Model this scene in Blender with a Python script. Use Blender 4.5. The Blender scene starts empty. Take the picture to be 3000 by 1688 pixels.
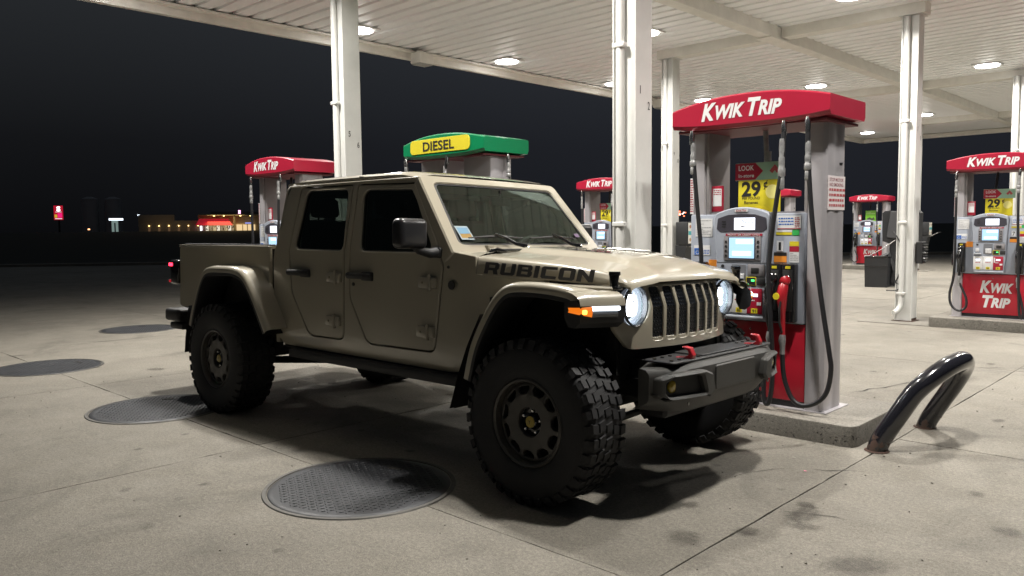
import bpy, bmesh, math, random
from mathutils import Vector, Matrix
random.seed(7)
S = bpy.context.scene
C = S.collection
PI = math.pi

# ---------------- camera ----------------
cam_d = bpy.data.cameras.new('camera'); cam = bpy.data.objects.new('camera', cam_d); C.objects.link(cam)
RT = Vector((0.722116, 0.691696, -0.010282)); UP = Vector((-0.044851, 0.061645, 0.99709)); FW = Vector((-0.690316, 0.719553, -0.075538))
mw = Matrix((RT, UP, -FW)).transposed().to_4x4(); mw.translation = Vector((0, 0, 1.5434))
cam.matrix_world = mw
cam_d.lens = 27.97; cam_d.sensor_width = 36.0; cam_d.clip_start = 0.05; cam_d.clip_end = 1200
S.camera = cam
S.render.resolution_x = 1024; S.render.resolution_y = 576

# ---------------- night sky ----------------
W = bpy.data.worlds.new('World'); S.world = W; W.use_nodes = True
wn = W.node_tree.nodes; wl = W.node_tree.links; wn.clear()
wo = wn.new('ShaderNodeOutputWorld'); bg = wn.new('ShaderNodeBackground'); tc = wn.new('ShaderNodeTexCoord')
sp = wn.new('ShaderNodeSeparateXYZ'); rp = wn.new('ShaderNodeValToRGB')
wl.new(tc.outputs['Generated'], sp.inputs[0]); wl.new(sp.outputs['Z'], rp.inputs[0])
e = rp.color_ramp.elements
e[0].position = 0.0; e[0].color = (0.0032, 0.0034, 0.0040, 1)
e[1].position = 0.45; e[1].color = (0.032, 0.037, 0.043, 1)
m_ = e.new(0.1); m_.color = (0.0068, 0.0073, 0.0085, 1)
m_ = e.new(0.26); m_.color = (0.0200, 0.0222, 0.0250, 1)
gl_ = wn.new('ShaderNodeMapRange'); gl_.interpolation_type = 'SMOOTHSTEP'; gl_.inputs['From Min'].default_value = .25; gl_.inputs['From Max'].default_value = .98; wl.new(sp.outputs['Y'], gl_.inputs[0])
gc_ = wn.new('ShaderNodeMixRGB'); gc_.blend_type = 'ADD'; gc_.inputs[2].default_value = (.0080, .0090, .0125, 1); wl.new(gl_.outputs[0], gc_.inputs[0]); wl.new(rp.outputs[0], gc_.inputs[1])
wl.new(gc_.outputs[0], bg.inputs['Color']); bg.inputs['Strength'].default_value = 1.0
wl.new(bg.outputs[0], wo.inputs[0])

S.view_settings.view_transform = 'Standard'; S.view_settings.look = 'None'
S.view_settings.exposure = 0.0; S.view_settings.gamma = 1.0; S.view_settings.use_curve_mapping = False
LAMP_W = 172.0
LAMP_SPREAD = 148.0      # one canopy light, downward
GLOW_W = 1.2       # its sideways glow onto the ceiling
SOFFIT = 4.91

# ---------------- materials ----------------
MATS = {}
def mat(name, col, rough=0.5, metal=0.0, coat=0.0, var=0.0, vs=6.0, bump=0.0, bs=80.0, emit=None, es=0.0, spec=0.5, rvar=0.0):
    if name in MATS: return MATS[name]
    m = bpy.data.materials.new(name); m.use_nodes = True; N = m.node_tree.nodes; L = m.node_tree.links
    b = N['Principled BSDF']; b.inputs['Base Color'].default_value = (*col, 1); b.inputs['Roughness'].default_value = rough
    b.inputs['Metallic'].default_value = metal; b.inputs['Coat Weight'].default_value = coat; b.inputs['Coat Roughness'].default_value = 0.04
    b.inputs['Specular IOR Level'].default_value = spec
    if emit: b.inputs['Emission Color'].default_value = (*emit, 1); b.inputs['Emission Strength'].default_value = es
    if var or bump or rvar:
        t = N.new('ShaderNodeTexCoord'); n = N.new('ShaderNodeTexNoise'); n.inputs['Scale'].default_value = vs; n.inputs['Detail'].default_value = 6; n.inputs['Roughness'].default_value = 0.65
        L.new(t.outputs['Object'], n.inputs['Vector'])
        if var:
            mx = N.new('ShaderNodeMixRGB'); mx.blend_type = 'MULTIPLY'; mx.inputs[0].default_value = 1
            r = N.new('ShaderNodeMapRange'); r.inputs['From Min'].default_value = .3; r.inputs['From Max'].default_value = .7; r.inputs['To Min'].default_value = 1 - var; r.inputs['To Max'].default_value = 1 + var * .5
            L.new(n.outputs[0], r.inputs[0]); mx.inputs[1].default_value = (*col, 1); L.new(r.outputs[0], mx.inputs[2]); L.new(mx.outputs[0], b.inputs['Base Color'])
        if rvar:
            r = N.new('ShaderNodeMapRange'); r.inputs['From Min'].default_value = .3; r.inputs['From Max'].default_value = .7; r.inputs['To Min'].default_value = max(rough - rvar, .02); r.inputs['To Max'].default_value = rough + rvar
            L.new(n.outputs[0], r.inputs[0]); L.new(r.outputs[0], b.inputs['Roughness'])
        if bump:
            n2 = N.new('ShaderNodeTexNoise'); n2.inputs['Scale'].default_value = bs; n2.inputs['Detail'].default_value = 4; L.new(t.outputs['Object'], n2.inputs['Vector'])
            bp = N.new('ShaderNodeBump'); bp.inputs['Strength'].default_value = bump; bp.inputs['Distance'].default_value = 0.01; L.new(n2.outputs[0], bp.inputs['Height']); L.new(bp.outputs[0], b.inputs['Normal'])
    MATS[name] = m
    return m
def glow(name, col, s): return mat(name, (0.02, 0.02, 0.02), 0.4, emit=col, es=s)
def glass(name, tint, rough=0.0, ior=1.45):
    if name in MATS: return MATS[name]
    m = bpy.data.materials.new(name); m.use_nodes = True; N = m.node_tree.nodes; L = m.node_tree.links; N.clear()
    o = N.new('ShaderNodeOutputMaterial'); t = N.new('ShaderNodeBsdfTransparent'); t.inputs[0].default_value = (*tint, 1)
    g = N.new('ShaderNodeBsdfGlossy'); g.inputs['Roughness'].default_value = rough; g.inputs[0].default_value = (.78, .95, .86, 1)
    f = N.new('ShaderNodeFresnel'); f.inputs[0].default_value = ior; x = N.new('ShaderNodeMixShader')
    L.new(f.outputs[0], x.inputs[0]); L.new(t.outputs[0], x.inputs[1]); L.new(g.outputs[0], x.inputs[2]); L.new(x.outputs[0], o.inputs[0])
    MATS[name] = m; return m

def concrete(name, base, spots=1.0, pits=False):
    m = bpy.data.materials.new(name); m.use_nodes = True; N = m.node_tree.nodes; L = m.node_tree.links
    b = N['Principled BSDF']; geo = N.new('ShaderNodeNewGeometry'); pos = geo.outputs['Position']
    def noise(sc, det=5, rough=.6, dist=0):
        n = N.new('ShaderNodeTexNoise'); n.inputs['Scale'].default_value = sc; n.inputs['Detail'].default_value = det; n.inputs['Roughness'].default_value = rough; n.inputs['Distortion'].default_value = dist
        L.new(pos, n.inputs['Vector']); return n.outputs[0]
    def rng(s, a, b_, c, d):
        r = N.new('ShaderNodeMapRange'); r.inputs['From Min'].default_value = a; r.inputs['From Max'].default_value = b_; r.inputs['To Min'].default_value = c; r.inputs['To Max'].default_value = d; L.new(s, r.inputs[0]); return r.outputs[0]
    def mul(a, b_):
        n = N.new('ShaderNodeMath'); n.operation = 'MULTIPLY'; L.new(a, n.inputs[0]); L.new(b_, n.inputs[1]); return n.outputs[0]
    big = rng(noise(.35, 4, .6, .4), .3, .7, .80, 1.10)
    mid = rng(noise(2.2, 6, .7, .6), .3, .72, .84, 1.08)
    fine = rng(noise(48, 3, .75), .3, .7, .72, 1.24)
    gr = rng(noise(150, 2, .7), .3, .7, .70, 1.26)
    # dark oil spots: small, sparse
    vo = N.new('ShaderNodeTexVoronoi'); vo.inputs['Scale'].default_value = 1.7; vo.inputs['Randomness'].default_value = 1
    mp = N.new('ShaderNodeVectorMath'); mp.operation = 'ADD'; nz = N.new('ShaderNodeTexNoise'); nz.inputs['Scale'].default_value = 9; L.new(pos, nz.inputs['Vector'])
    sc = N.new('ShaderNodeVectorMath'); sc.operation = 'SCALE'; sc.inputs['Scale'].default_value = .07; L.new(nz.outputs['Color'], sc.inputs[0]); L.new(pos, mp.inputs[0]); L.new(sc.outputs[0], mp.inputs[1]); L.new(mp.outputs[0], vo.inputs['Vector'])
    sp1 = rng(vo.outputs['Distance'], .030, .075, 1 - .48 * spots, 1.0)
    vo2 = N.new('ShaderNodeTexVoronoi'); vo2.inputs['Scale'].default_value = .42; L.new(mp.outputs[0], vo2.inputs['Vector'])
    sp2 = rng(vo2.outputs['Distance'], .05, .20, 1 - .26 * spots, 1.0)
    dark = rng(noise(.9, 7, .72, 1.2), .54, .68, 1.0, 1 - .24 * spots)
    v = mul(mul(mul(big, mid), mul(fine, gr)), mul(mul(sp1, sp2), dark))
    # pale specks of aggregate
    vs = N.new('ShaderNodeTexVoronoi'); vs.inputs['Scale'].default_value = 70; L.new(pos, vs.inputs['Vector'])
    specks = rng(vs.outputs['Distance'], .08, .16, 1.28, 1.0); v = mul(v, specks)
    oi = N.new('ShaderNodeObjectInfo'); tint = rng(oi.outputs['Random'], 0, 1, .93, 1.05); v = mul(v, tint)
    mx = N.new('ShaderNodeVectorMath'); mx.operation = 'SCALE'; mx.inputs[0].default_value = base; L.new(v, mx.inputs['Scale'])
    L.new(mx.outputs[0], b.inputs['Base Color'])
    L.new(rng(noise(3, 5), .3, .7, .62, .85), b.inputs['Roughness']); b.inputs['Specular IOR Level'].default_value = .35
    bp = N.new('ShaderNodeBump'); bp.inputs['Strength'].default_value = .9; bp.inputs['Distance'].default_value = .006
    ad = N.new('ShaderNodeMath'); ad.operation = 'ADD'; L.new(noise(120, 4, .7), ad.inputs[0]); L.new(noise(14, 4, .6), ad.inputs[1]); L.new(ad.outputs[0], bp.inputs['Height']); L.new(bp.outputs[0], b.inputs['Normal'])
    if pits:
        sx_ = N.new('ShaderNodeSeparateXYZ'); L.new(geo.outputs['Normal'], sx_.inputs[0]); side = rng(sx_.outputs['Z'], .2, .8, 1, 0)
        vp = N.new('ShaderNodeTexVoronoi'); vp.inputs['Scale'].default_value = 38; L.new(mp.outputs[0], vp.inputs['Vector'])
        pit = rng(vp.outputs['Distance'], .12, .30, 1, 0); msk = rng(noise(11, 3), .46, .56, 0, 1); pt = mul(mul(pit, msk), side)
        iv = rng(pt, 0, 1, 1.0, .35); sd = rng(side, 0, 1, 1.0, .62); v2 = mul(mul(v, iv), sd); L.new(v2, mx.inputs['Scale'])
        b2 = N.new('ShaderNodeBump'); b2.invert = True; b2.inputs['Strength'].default_value = 1; b2.inputs['Distance'].default_value = .02; L.new(pt, b2.inputs['Height']); L.new(bp.outputs[0], b2.inputs['Normal']); L.new(b2.outputs[0], b.inputs['Normal'])
    MATS[name] = m; return m

PAINT = mat('tan body paint', (.318, .288, .222), .33, coat=1.0)
BLACKP = mat('textured black plastic', (.015, .015, .016), .55, var=.15, bump=.12, bs=400)
BLACKG = mat('gloss black', (.012, .012, .013), .12, coat=.5)
BUMP = mat('grey black bumper steel', (.036, .035, .032), .50, var=.15, vs=12, bump=.1, bs=500)
RUBBER = mat('tyre rubber', (.010, .010, .011), .72, var=.2, vs=20, bump=.15, bs=120)
UNDER = mat('dark underbody', (.007, .007, .0065), .7, var=.3)
RIMM = mat('satin gunmetal rim', (.062, .058, .052), .42, .3, rvar=.1)
CHROME = mat('bright metal', (.62, .62, .62), .22, 1.0, rvar=.08)
REDM = mat('red enamel', (.38, .012, .02), .35, coat=.3)
SEAT = mat('dark seat fabric', (.05, .053, .05), .85)
STEEL = mat('brushed stainless', (.47, .45, .47), .36, .40, var=.06, vs=3, rvar=.08)
GREY = mat('grey pump enamel', (.30, .325, .38), .42, var=.06, vs=5, rvar=.06)
GREYD = mat('warm grey plastic', (.20, .19, .20), .5, var=.05)
RED = mat('red sign enamel', (.33, .012, .034), .33, var=.05, vs=2, coat=.2)
RED2 = mat('red panel enamel', (.40, .010, .025), .38, var=.06, vs=4, coat=.2)
GREEN = mat('green sign enamel', (.0, .17, .062), .35, coat=.2, var=.04)
YELLOW = mat('yellow print', (.58, .49, .02), .45)
WHITEP = mat('white print', (.62, .62, .62), .5)
BLACKI = mat('black print', (.012, .012, .012), .5)
DARKGREY = mat('dark grey bin plastic', (.018, .019, .021), .5, var=.15, bump=.1, bs=60)
HOSE = mat('black rubber hose', (.016, .016, .018), .42, rvar=.08)
COLW = mat('white column paint', (.60, .60, .575), .40, var=.10, vs=2.2, rvar=.08, bump=.05, bs=30)
CEIL = mat('white ceiling enamel', (.90, .91, .91), .36)
FASC = mat('off white fascia', (.76, .74, .68), .4, var=.12, vs=3)
CONC = concrete('forecourt concrete', (.240, .221, .186))
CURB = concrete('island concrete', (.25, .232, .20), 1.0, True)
JOINT = mat('joint filler', (.035, .032, .028), .9, var=.3)
RUST = mat('rusty steel', (.060, .030, .020), .85, var=.5, vs=30, bump=.4, bs=90)
MANH = mat('dark cast composite cover', (.034, .036, .041), .48, .15, var=.22, vs=5, rvar=.1)
GRASS = mat('night grass', (.012, .014, .008), .95, var=.5, vs=1.5)

# ---------------- mesh helpers ----------------
OZ = [0.0]      # subtracted from z when a thing is built in absolute heights
def obj(name, bm, m, parent=None, smooth=None, label=None, kind=None):
    if OZ[0]:
        for v in bm.verts: v.co.z -= OZ[0]
    me = bpy.data.meshes.new(name); bm.to_mesh(me); bm.free(); me.materials.append(m)
    if smooth is not None and len(me.polygons):
        me.polygons.foreach_set('use_smooth', [True] * len(me.polygons)); me.set_sharp_from_angle(angle=math.radians(smooth))
    o = bpy.data.objects.new(name, me); C.objects.link(o)
    if parent is not None: o.parent = parent
    if label: o['label'] = label
    if kind: o['kind'] = kind
    return o
def inst(src, name, parent, loc=(0, 0, 0), rot=(0, 0, 0), scale=(1, 1, 1)):
    o = bpy.data.objects.new(name, src.data if not isinstance(src, bpy.types.Mesh) else src); C.objects.link(o); o.parent = parent
    o.location = loc; o.rotation_euler = rot; o.scale = scale; return o
def thing(name, label, cat, loc=(0, 0, 0), rz=0.0, group=None):
    o = bpy.data.objects.new(name, None); C.objects.link(o); o.location = loc; o.rotation_euler = (0, 0, rz); o.empty_display_size = .2
    return tag(o, label, cat, group)
def tag(o, label, cat, group=None):
    o['label'] = label; o['category'] = cat
    if group: o['group'] = group
    return o
def copy_tree(o, parent=None):
    c = o.copy(); C.objects.link(c); c.parent = parent
    for ch in list(o.children): copy_tree(ch, c)
    return c
def B(): return bmesh.new()
def box(bm, x0, x1, y0, y1, z0, z1, bev=0.0, seg=2, M=None):
    r = bmesh.ops.create_cube(bm, size=1.0); vs = r['verts']
    for v in vs:
        v.co = Vector(((x0 + x1) / 2 + v.co.x * (x1 - x0), (y0 + y1) / 2 + v.co.y * (y1 - y0), (z0 + z1) / 2 + v.co.z * (z1 - z0)))
    if bev > 0:
        es = list({e for v in vs for e in v.link_edges})
        r = bmesh.ops.bevel(bm, geom=es, offset=bev, segments=seg, affect='EDGES', profile=.5); vs = list({v for f in r['faces'] for v in f.verts} | {v for v in vs if v.is_valid})
    if M is not None:
        for v in vs: v.co = M @ v.co
    return vs
def tube(bm, path, r, seg=10, caps=True):
    path = [Vector(p) for p in path]; n = len(path); rs = r if isinstance(r, (list, tuple)) else [r] * n
    prev = None; rings = []
    for i, p in enumerate(path):
        t = (path[min(i + 1, n - 1)] - path[max(i - 1, 0)])
        t.normalize()
        if prev is None:
            a = Vector((0, 0, 1)) if abs(t.z) < .9 else Vector((1, 0, 0)); u = t.cross(a).normalized()
        else: u = (prev - t * prev.dot(t)).normalized()
        prev = u; w = t.cross(u)
        rings.append([bm.verts.new(p + (u * math.cos(2 * PI * k / seg) + w * math.sin(2 * PI * k / seg)) * rs[i]) for k in range(seg)])
    for i in range(n - 1):
        for k in range(seg): bm.faces.new((rings[i][k], rings[i][(k + 1) % seg], rings[i + 1][(k + 1) % seg], rings[i + 1][k]))
    if caps: bm.faces.new(rings[0][::-1]); bm.faces.new(rings[-1])
def smoothpath(pts, n=6):
    P = [Vector(p) for p in pts]; out = []
    for i in range(len(P) - 1):
        a, b, c, d = P[max(i - 1, 0)], P[i], P[i + 1], P[min(i + 2, len(P) - 1)]
        for k in range(n):
            t = k / n; out.append(.5 * ((2 * b) + (c - a) * t + (2 * a - 5 * b + 4 * c - d) * t * t + (3 * b - a - 3 * c + d) * t ** 3))
    out.append(P[-1]); return out
def loft(bm, secs, closed=False, caps=False):
    R = [[bm.verts.new(Vector(p)) for p in s] for s in secs]; m = len(R[0])
    for i in range(len(R) - 1):
        for k in range(m if closed else m - 1):
            q = (R[i][k], R[i][(k + 1) % m], R[i + 1][(k + 1) % m], R[i + 1][k])
            try: bm.faces.new(q)
            except ValueError: pass
    if caps:
        bm.faces.new(R[0][::-1]); bm.faces.new(R[-1])
    return R
def lathe(bm, prof, axis='y', seg=48, c=(0, 0, 0)):
    # prof: list of (radius, along-axis)
    R = []
    for r, a in prof:
        ring = []
        for k in range(seg):
            t = 2 * PI * k / seg; u, v = r * math.cos(t), r * math.sin(t)
            p = (u, a, v) if axis == 'y' else ((u, v, a) if axis == 'z' else (a, u, v))
            ring.append(bm.verts.new(Vector(p) + Vector(c)))
        R.append(ring)
    for i in range(len(R) - 1):
        for k in range(seg): bm.faces.new((R[i][k], R[i][(k + 1) % seg], R[i + 1][(k + 1) % seg], R[i + 1][k]))
    return R
def disc(bm, r, c, axis='y', seg=24, th=0.01):
    R = lathe(bm, [(r, 0), (r * .97, th)] if th > 0 else [(r, 0), (r * .97, th)], axis, seg, c)
    bm.faces.new(R[-1]); bm.faces.new(R[0][::-1])
def rpoly(pts, rad, seg=5):
    n = len(pts); out = []
    rads = rad if isinstance(rad, (list, tuple)) else [rad] * n
    for i in range(n):
        p = Vector(pts[i]).to_2d() if len(pts[i]) > 2 else Vector(pts[i]); a = Vector(pts[i - 1]); b = Vector(pts[(i + 1) % n]); r = rads[i]
        da, db = (a - p), (b - p); la, lb = da.length, db.length; da.normalize(); db.normalize()
        ang = math.acos(max(-1, min(1, da.dot(db))))
        if r <= 0 or ang > 3.05: out.append((p.x, p.y)); continue
        d = min(r / math.tan(ang / 2), la * .48, lb * .48)
        A = p + da * d; Bp = p + db * d
        for k in range(seg + 1):
            t = k / seg; q = A * (1 - t) ** 2 + p * 2 * t * (1 - t) + Bp * t * t; out.append((q.x, q.y))
    return out
def circ(cx, cy, r, n=32, rx=None): return [(cx + (rx or r) * math.cos(2 * PI * k / n), cy + r * math.sin(2 * PI * k / n)) for k in range(n)]
def inset(poly, d):
    n = len(poly); A = sum(poly[i][0] * poly[(i + 1) % n][1] - poly[(i + 1) % n][0] * poly[i][1] for i in range(n)); s = 1 if A > 0 else -1
    out = []
    for i in range(n):
        p = Vector(poly[i]); a = (p - Vector(poly[i - 1])); b = (Vector(poly[(i + 1) % n]) - p)
        if a.length < 1e-9 or b.length < 1e-9: out.append(tuple(p)); continue
        a.normalize(); b.normalize(); na = Vector((-a.y, a.x)) * s; nb = Vector((-b.y, b.x)) * s; m = na + nb
        if m.length < 1e-6: out.append(tuple(p)); continue
        m.normalize(); k = d / max(m.dot(na), .35); q = p + m * k; out.append((q.x, q.y))
    return out
def panel(bm, outer, holes, fmap, thick=.02, bev=.004, cu=(), cv=()):
    """flat outline with holes, filled, cut at u / v lines, given a rounded rim and depth, then mapped by fmap(u, v, depth)"""
    t = B(); es = []
    for lp in [inset(outer, bev)] + [inset(h, -bev) for h in holes]:
        vs = [t.verts.new((p[0], p[1], 0)) for p in lp]
        for i in range(len(vs)): es.append(t.edges.new((vs[i], vs[(i + 1) % len(vs)])))
    bmesh.ops.triangle_fill(t, use_beauty=True, edges=es)
    for axis, cuts in ((0, cu), (1, cv)):
        for c in cuts:
            co = (c, 0, 0) if axis == 0 else (0, c, 0); no = (1, 0, 0) if axis == 0 else (0, 1, 0)
            bmesh.ops.bisect_plane(t, geom=t.verts[:] + t.edges[:] + t.faces[:], plane_co=co, plane_no=no, dist=1e-5)
    t.verts.index_update(); t.normal_update()
    top = [bm.verts.new(fmap(v.co.x, v.co.y, 0.0)) for v in t.verts]
    for f in t.faces:
        try: bm.faces.new([top[v.index] for v in f.verts])
        except ValueError: pass
    off = {}
    be = [e for e in t.edges if len(e.link_faces) == 1]
    for e_ in be:
        f = e_.link_faces[0]; a, b_ = e_.verts; d = (b_.co - a.co); n = Vector((d.y, -d.x, 0))
        if n.length < 1e-9: continue
        n.normalize()
        if (f.calc_center_median() - a.co).dot(n) > 0: n = -n
        for v in (a, b_): off.setdefault(v.index, []).append(n)
    r1, r2 = {}, {}
    for i, ns in off.items():
        v = t.verts[i] if False else None
    t.verts.ensure_lookup_table()
    for i, ns in off.items():
        m = ns[0] + (ns[1] if len(ns) > 1 else ns[0])
        if m.length < 1e-6: m = ns[0].copy()
        m.normalize(); k = bev / max(m.dot(ns[0]), .4); q = t.verts[i].co + m * k
        r1[i] = bm.verts.new(fmap(q.x, q.y, bev)); r2[i] = bm.verts.new(fmap(q.x, q.y, thick))
    for e_ in be:
        a, b_ = e_.verts[0].index, e_.verts[1].index
        if a in r1 and b_ in r1:
            try:
                bm.faces.new((top[a], top[b_], r1[b_], r1[a])); bm.faces.new((r1[a], r1[b_], r2[b_], r2[a]))
            except ValueError: pass
    t.free()
def rec(bm):
    bmesh.ops.recalc_face_normals(bm, faces=bm.faces[:]); return bm

# ---------------- lettering ----------------
TXT = {}
def glyphs(s, bold=0.0, shear=0.0):
    key = (s, bold, shear)
    if key not in TXT:
        cu = bpy.data.curves.new('lettering', 'FONT'); cu.body = s; cu.offset = bold; cu.shear = shear; cu.resolution_u = 3; cu.fill_mode = 'FRONT'
        o = bpy.data.objects.new('lettering', cu); C.objects.link(o); dg = bpy.context.evaluated_depsgraph_get(); dg.update()
        me = bpy.data.meshes.new_from_object(o.evaluated_get(dg)); C.objects.unlink(o); bpy.data.objects.remove(o)
        TXT[key] = ([tuple(v.co) for v in me.vertices], [tuple(p.vertices) for p in me.polygons]); bpy.data.meshes.remove(me)
    return TXT[key]
def lettering(bm, runs, origin, u, v, size, bold=0.0, shear=0.0, width=None, gap=.06, lift=None, center=True):
    """runs: [(text, relative size)]; laid along u from origin (centre), v is up; lift = surface map (s, t) -> point"""
    verts, faces, x = [], [], 0.0
    for run in runs:
        s, rel = run[:2]
        if s == ' ': x += .13; continue
        if len(run) > 2: x += run[2]
        vs, fs = glyphs(s, bold, shear)
        if not vs: continue
        x0 = min(p[0] for p in vs); base = len(verts)
        verts += [(x + (p[0] - x0) * rel, p[1] * rel) for p in vs]; faces += [tuple(i + base for i in f) for f in fs]
        x = max(p[0] for p in verts) + gap
    if not verts: return
    w = max(p[0] for p in verts); h = max(p[1] for p in verts); sx = (width / w) if width else size; sy = size
    o = Vector(origin); u = Vector(u); v = Vector(v); cx = w / 2 if center else 0
    nv = [bm.verts.new(lift((p[0] - cx) * sx, (p[1] - h / 2) * sy) if lift else o + u * (p[0] - cx) * sx + v * (p[1] - h / 2) * sy) for p in verts]
    for f in faces:
        try: bm.faces.new([nv[i] for i in f])
        except ValueError: pass
KWIK = [('K', 1.0), ('WIK', .80, -.05), (' ', 1), ('T', 1.0), ('RIP', .80, -.17)]

# =====================================================================
# THE SETTING: ground, canopy, columns
# =====================================================================
def struct(o): o['kind'] = 'structure'; return o
# dark field beyond the lot, one sheet to the horizon (gently rising towards the shops)
bm = B()
def fieldz(x, y):
    d = math.hypot(x, y); return -.35 if d < 58 else -.35 + min((d - 58) / 80.0, 1.0) * 1.9
N_ = 44; rr = [3, 20, 40, 52, 60, 75, 95, 115, 140, 170, 230, 400, 900]
rings = [[bm.verts.new((r * math.cos(2 * PI * k / N_) * 1.0, r * math.sin(2 * PI * k / N_), fieldz(r, 0))) for k in range(N_)] for r in rr]
for i in range(len(rr) - 1):
    for k in range(N_): bm.faces.new((rings[i][k], rings[i][(k + 1) % N_], rings[i + 1][(k + 1) % N_], rings[i + 1][k]))
bm.faces.new(rings[0])
struct(obj('field_ground', rec(bm), GRASS))
# the lot: joint-dark base sheet, slabs laid on it, kerb along its far edges
LOT = [(-45.6, 5.0), (-36.0, 16.4), (-17.0, 39.0), (4.0, 56.0), (40.0, 40.0), (40.0, -20.0), (-30.0, -20.0)]
bm = B(); bm.faces.new([bm.verts.new((x, y, -.014)) for x, y in LOT]); lotbase = struct(obj('pavement', rec(bm), JOINT))
XS = [-46, -38.4, -31.6, -25, -18.6, -15.2, -11.9, -8.55, -5.235, -1.90, 1.45, 4.8, 8.2, 15, 24, 40]
YS = [-20, -10, -3.6, -.35, 2.79, 5.97, 9.55, 12.45, 16.95, 20.75, 24.6, 28.2, 34, 42, 56]
def clip_poly(poly, a, b, keep):
    out = []; n = len(poly)
    for i in range(n):
        p, q = poly[i], poly[(i + 1) % n]; sp_, sq = keep(p), keep(q)
        if sp_ >= 0: out.append(p)
        if (sp_ > 0 and sq < 0) or (sp_ < 0 and sq > 0):
            t = sp_ / (sp_ - sq); out.append((p[0] + (q[0] - p[0]) * t, p[1] + (q[1] - p[1]) * t))
    return out
def lot_clip(poly):
    for i in range(len(LOT)):
        a, b = LOT[i], LOT[(i + 1) % len(LOT)]
        # LOT runs clockwise: inside is to the right
        poly = clip_poly(poly, a, b, lambda p: -((b[0] - a[0]) * (p[1] - a[1]) - (b[1] - a[1]) * (p[0] - a[0])))
        if len(poly) < 3: return []
    return poly
g = .0042
for i in range(len(XS) - 1):
    for j in range(len(YS) - 1):
        x0, x1, y0, y1 = XS[i] + g, XS[i + 1] - g, YS[j] + g, YS[j + 1] - g
        rr_ = random.Random(i * 31 + j)
        pts = []
        # slightly ragged slab edges
        def edge(ax, ay, bx, by):
            n = max(2, int(math.hypot(bx - ax, by - ay) / .16)) if (abs(ax) < 12 and -2 < ay < 17) else 2
            for k in range(n):
                t = k / n; w = .0036 if 0 < k else 0
                pts.append((ax + (bx - ax) * t + rr_.uniform(-w, w), ay + (by - ay) * t + rr_.uniform(-w, w)))
        edge(x0, y0, x1, y0); edge(x1, y0, x1, y1); edge(x1, y1, x0, y1); edge(x0, y1, x0, y0)
        if any(abs(p[0]) > 16 or abs(p[1]) > 30 for p in pts): pts = lot_clip([(x0, y0), (x1, y0), (x1, y1), (x0, y1)])
        if len(pts) < 3: continue
        bm = B(); dz = rr_.uniform(-.0015, .0015) if abs(x0) < 14 else 0
        top = [bm.verts.new((p[0], p[1], dz)) for p in pts]; bot = [bm.verts.new((p[0], p[1], -.02)) for p in pts]
        f = bm.faces.new(top); n = len(pts)
        for k in range(n): bm.faces.new((top[k], top[(k + 1) % n], bot[(k + 1) % n], bot[k]))
        obj('concrete_slab', rec(bm), CONC, lotbase)
# cracks: thin slivers that wander
def crack(pts, w=.006, seed=1):
    r = random.Random(seed); P = []
    for i in range(len(pts) - 1):
        a, b = Vector(pts[i]), Vector(pts[i + 1]); n = max(2, int((b - a).length / .09))
        for k in range(n): P.append(a + (b - a) * (k / n) + Vector((r.uniform(-.02, .02), r.uniform(-.02, .02))))
    P.append(Vector(pts[-1])); bm = B(); L_, R_ = [], []
    for i, p in enumerate(P):
        t = (P[min(i + 1, len(P) - 1)] - P[max(i - 1, 0)]).normalized(); n_ = Vector((-t.y, t.x)); ww = w * r.uniform(.25, 1) * (.3 if i in (0, len(P) - 1) else 1)
        L_.append(bm.verts.new((p.x + n_.x * ww, p.y + n_.y * ww, .0025))); R_.append(bm.verts.new((p.x - n_.x * ww, p.y - n_.y * ww, .0025)))
    for i in range(len(P) - 1): bm.faces.new((L_[i], R_[i], R_[i + 1], L_[i + 1]))
    obj('crack', bm, JOINT, lotbase)
crack([(-2.75, 7.35), (-2.45, 8.4), (-2.36, 9.3), (-2.1, 9.62), (-1.6, 9.9)], .009, 3)
crack([(-1.86, 4.02), (-1.62, 4.12), (-1.52, 4.14)], .004, 5)
crack([(-2.05, 4.85), (-1.78, 5.03)], .006, 6)
crack([(-2.35, 4.3), (-2.28, 4.65), (-2.16, 4.8)], .004, 8)
# oil drips and old stains: thin irregular patches that fade out at the edge
STN = bpy.data.materials.new('oil stain'); STN.use_nodes = True; N = STN.node_tree.nodes; L = STN.node_tree.links; pb = N['Principled BSDF']; pb.inputs['Base Color'].default_value = (.045, .038, .030, 1); pb.inputs['Roughness'].default_value = .6
co = N.new('ShaderNodeTexCoord'); ln = N.new('ShaderNodeVectorMath'); ln.operation = 'LENGTH'; L.new(co.outputs['Object'], ln.inputs[0]); nn = N.new('ShaderNodeTexNoise'); nn.inputs['Scale'].default_value = 22; nn.inputs['Detail'].default_value = 5; ge = N.new('ShaderNodeNewGeometry'); L.new(ge.outputs['Position'], nn.inputs['Vector'])
m1 = N.new('ShaderNodeMapRange'); m1.inputs['From Min'].default_value = .35; m1.inputs['From Max'].default_value = 1.0; m1.inputs['To Min'].default_value = .62; m1.inputs['To Max'].default_value = -.35; L.new(ln.outputs['Value'], m1.inputs[0])
a1 = N.new('ShaderNodeMath'); a1.operation = 'MULTIPLY_ADD'; a1.inputs[1].default_value = .9; a1.inputs[2].default_value = -.45; L.new(nn.outputs[0], a1.inputs[0]); a2 = N.new('ShaderNodeMath'); a2.operation = 'ADD'; a2.use_clamp = True; L.new(m1.outputs[0], a2.inputs[0]); L.new(a1.outputs[0], a2.inputs[1])
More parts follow.
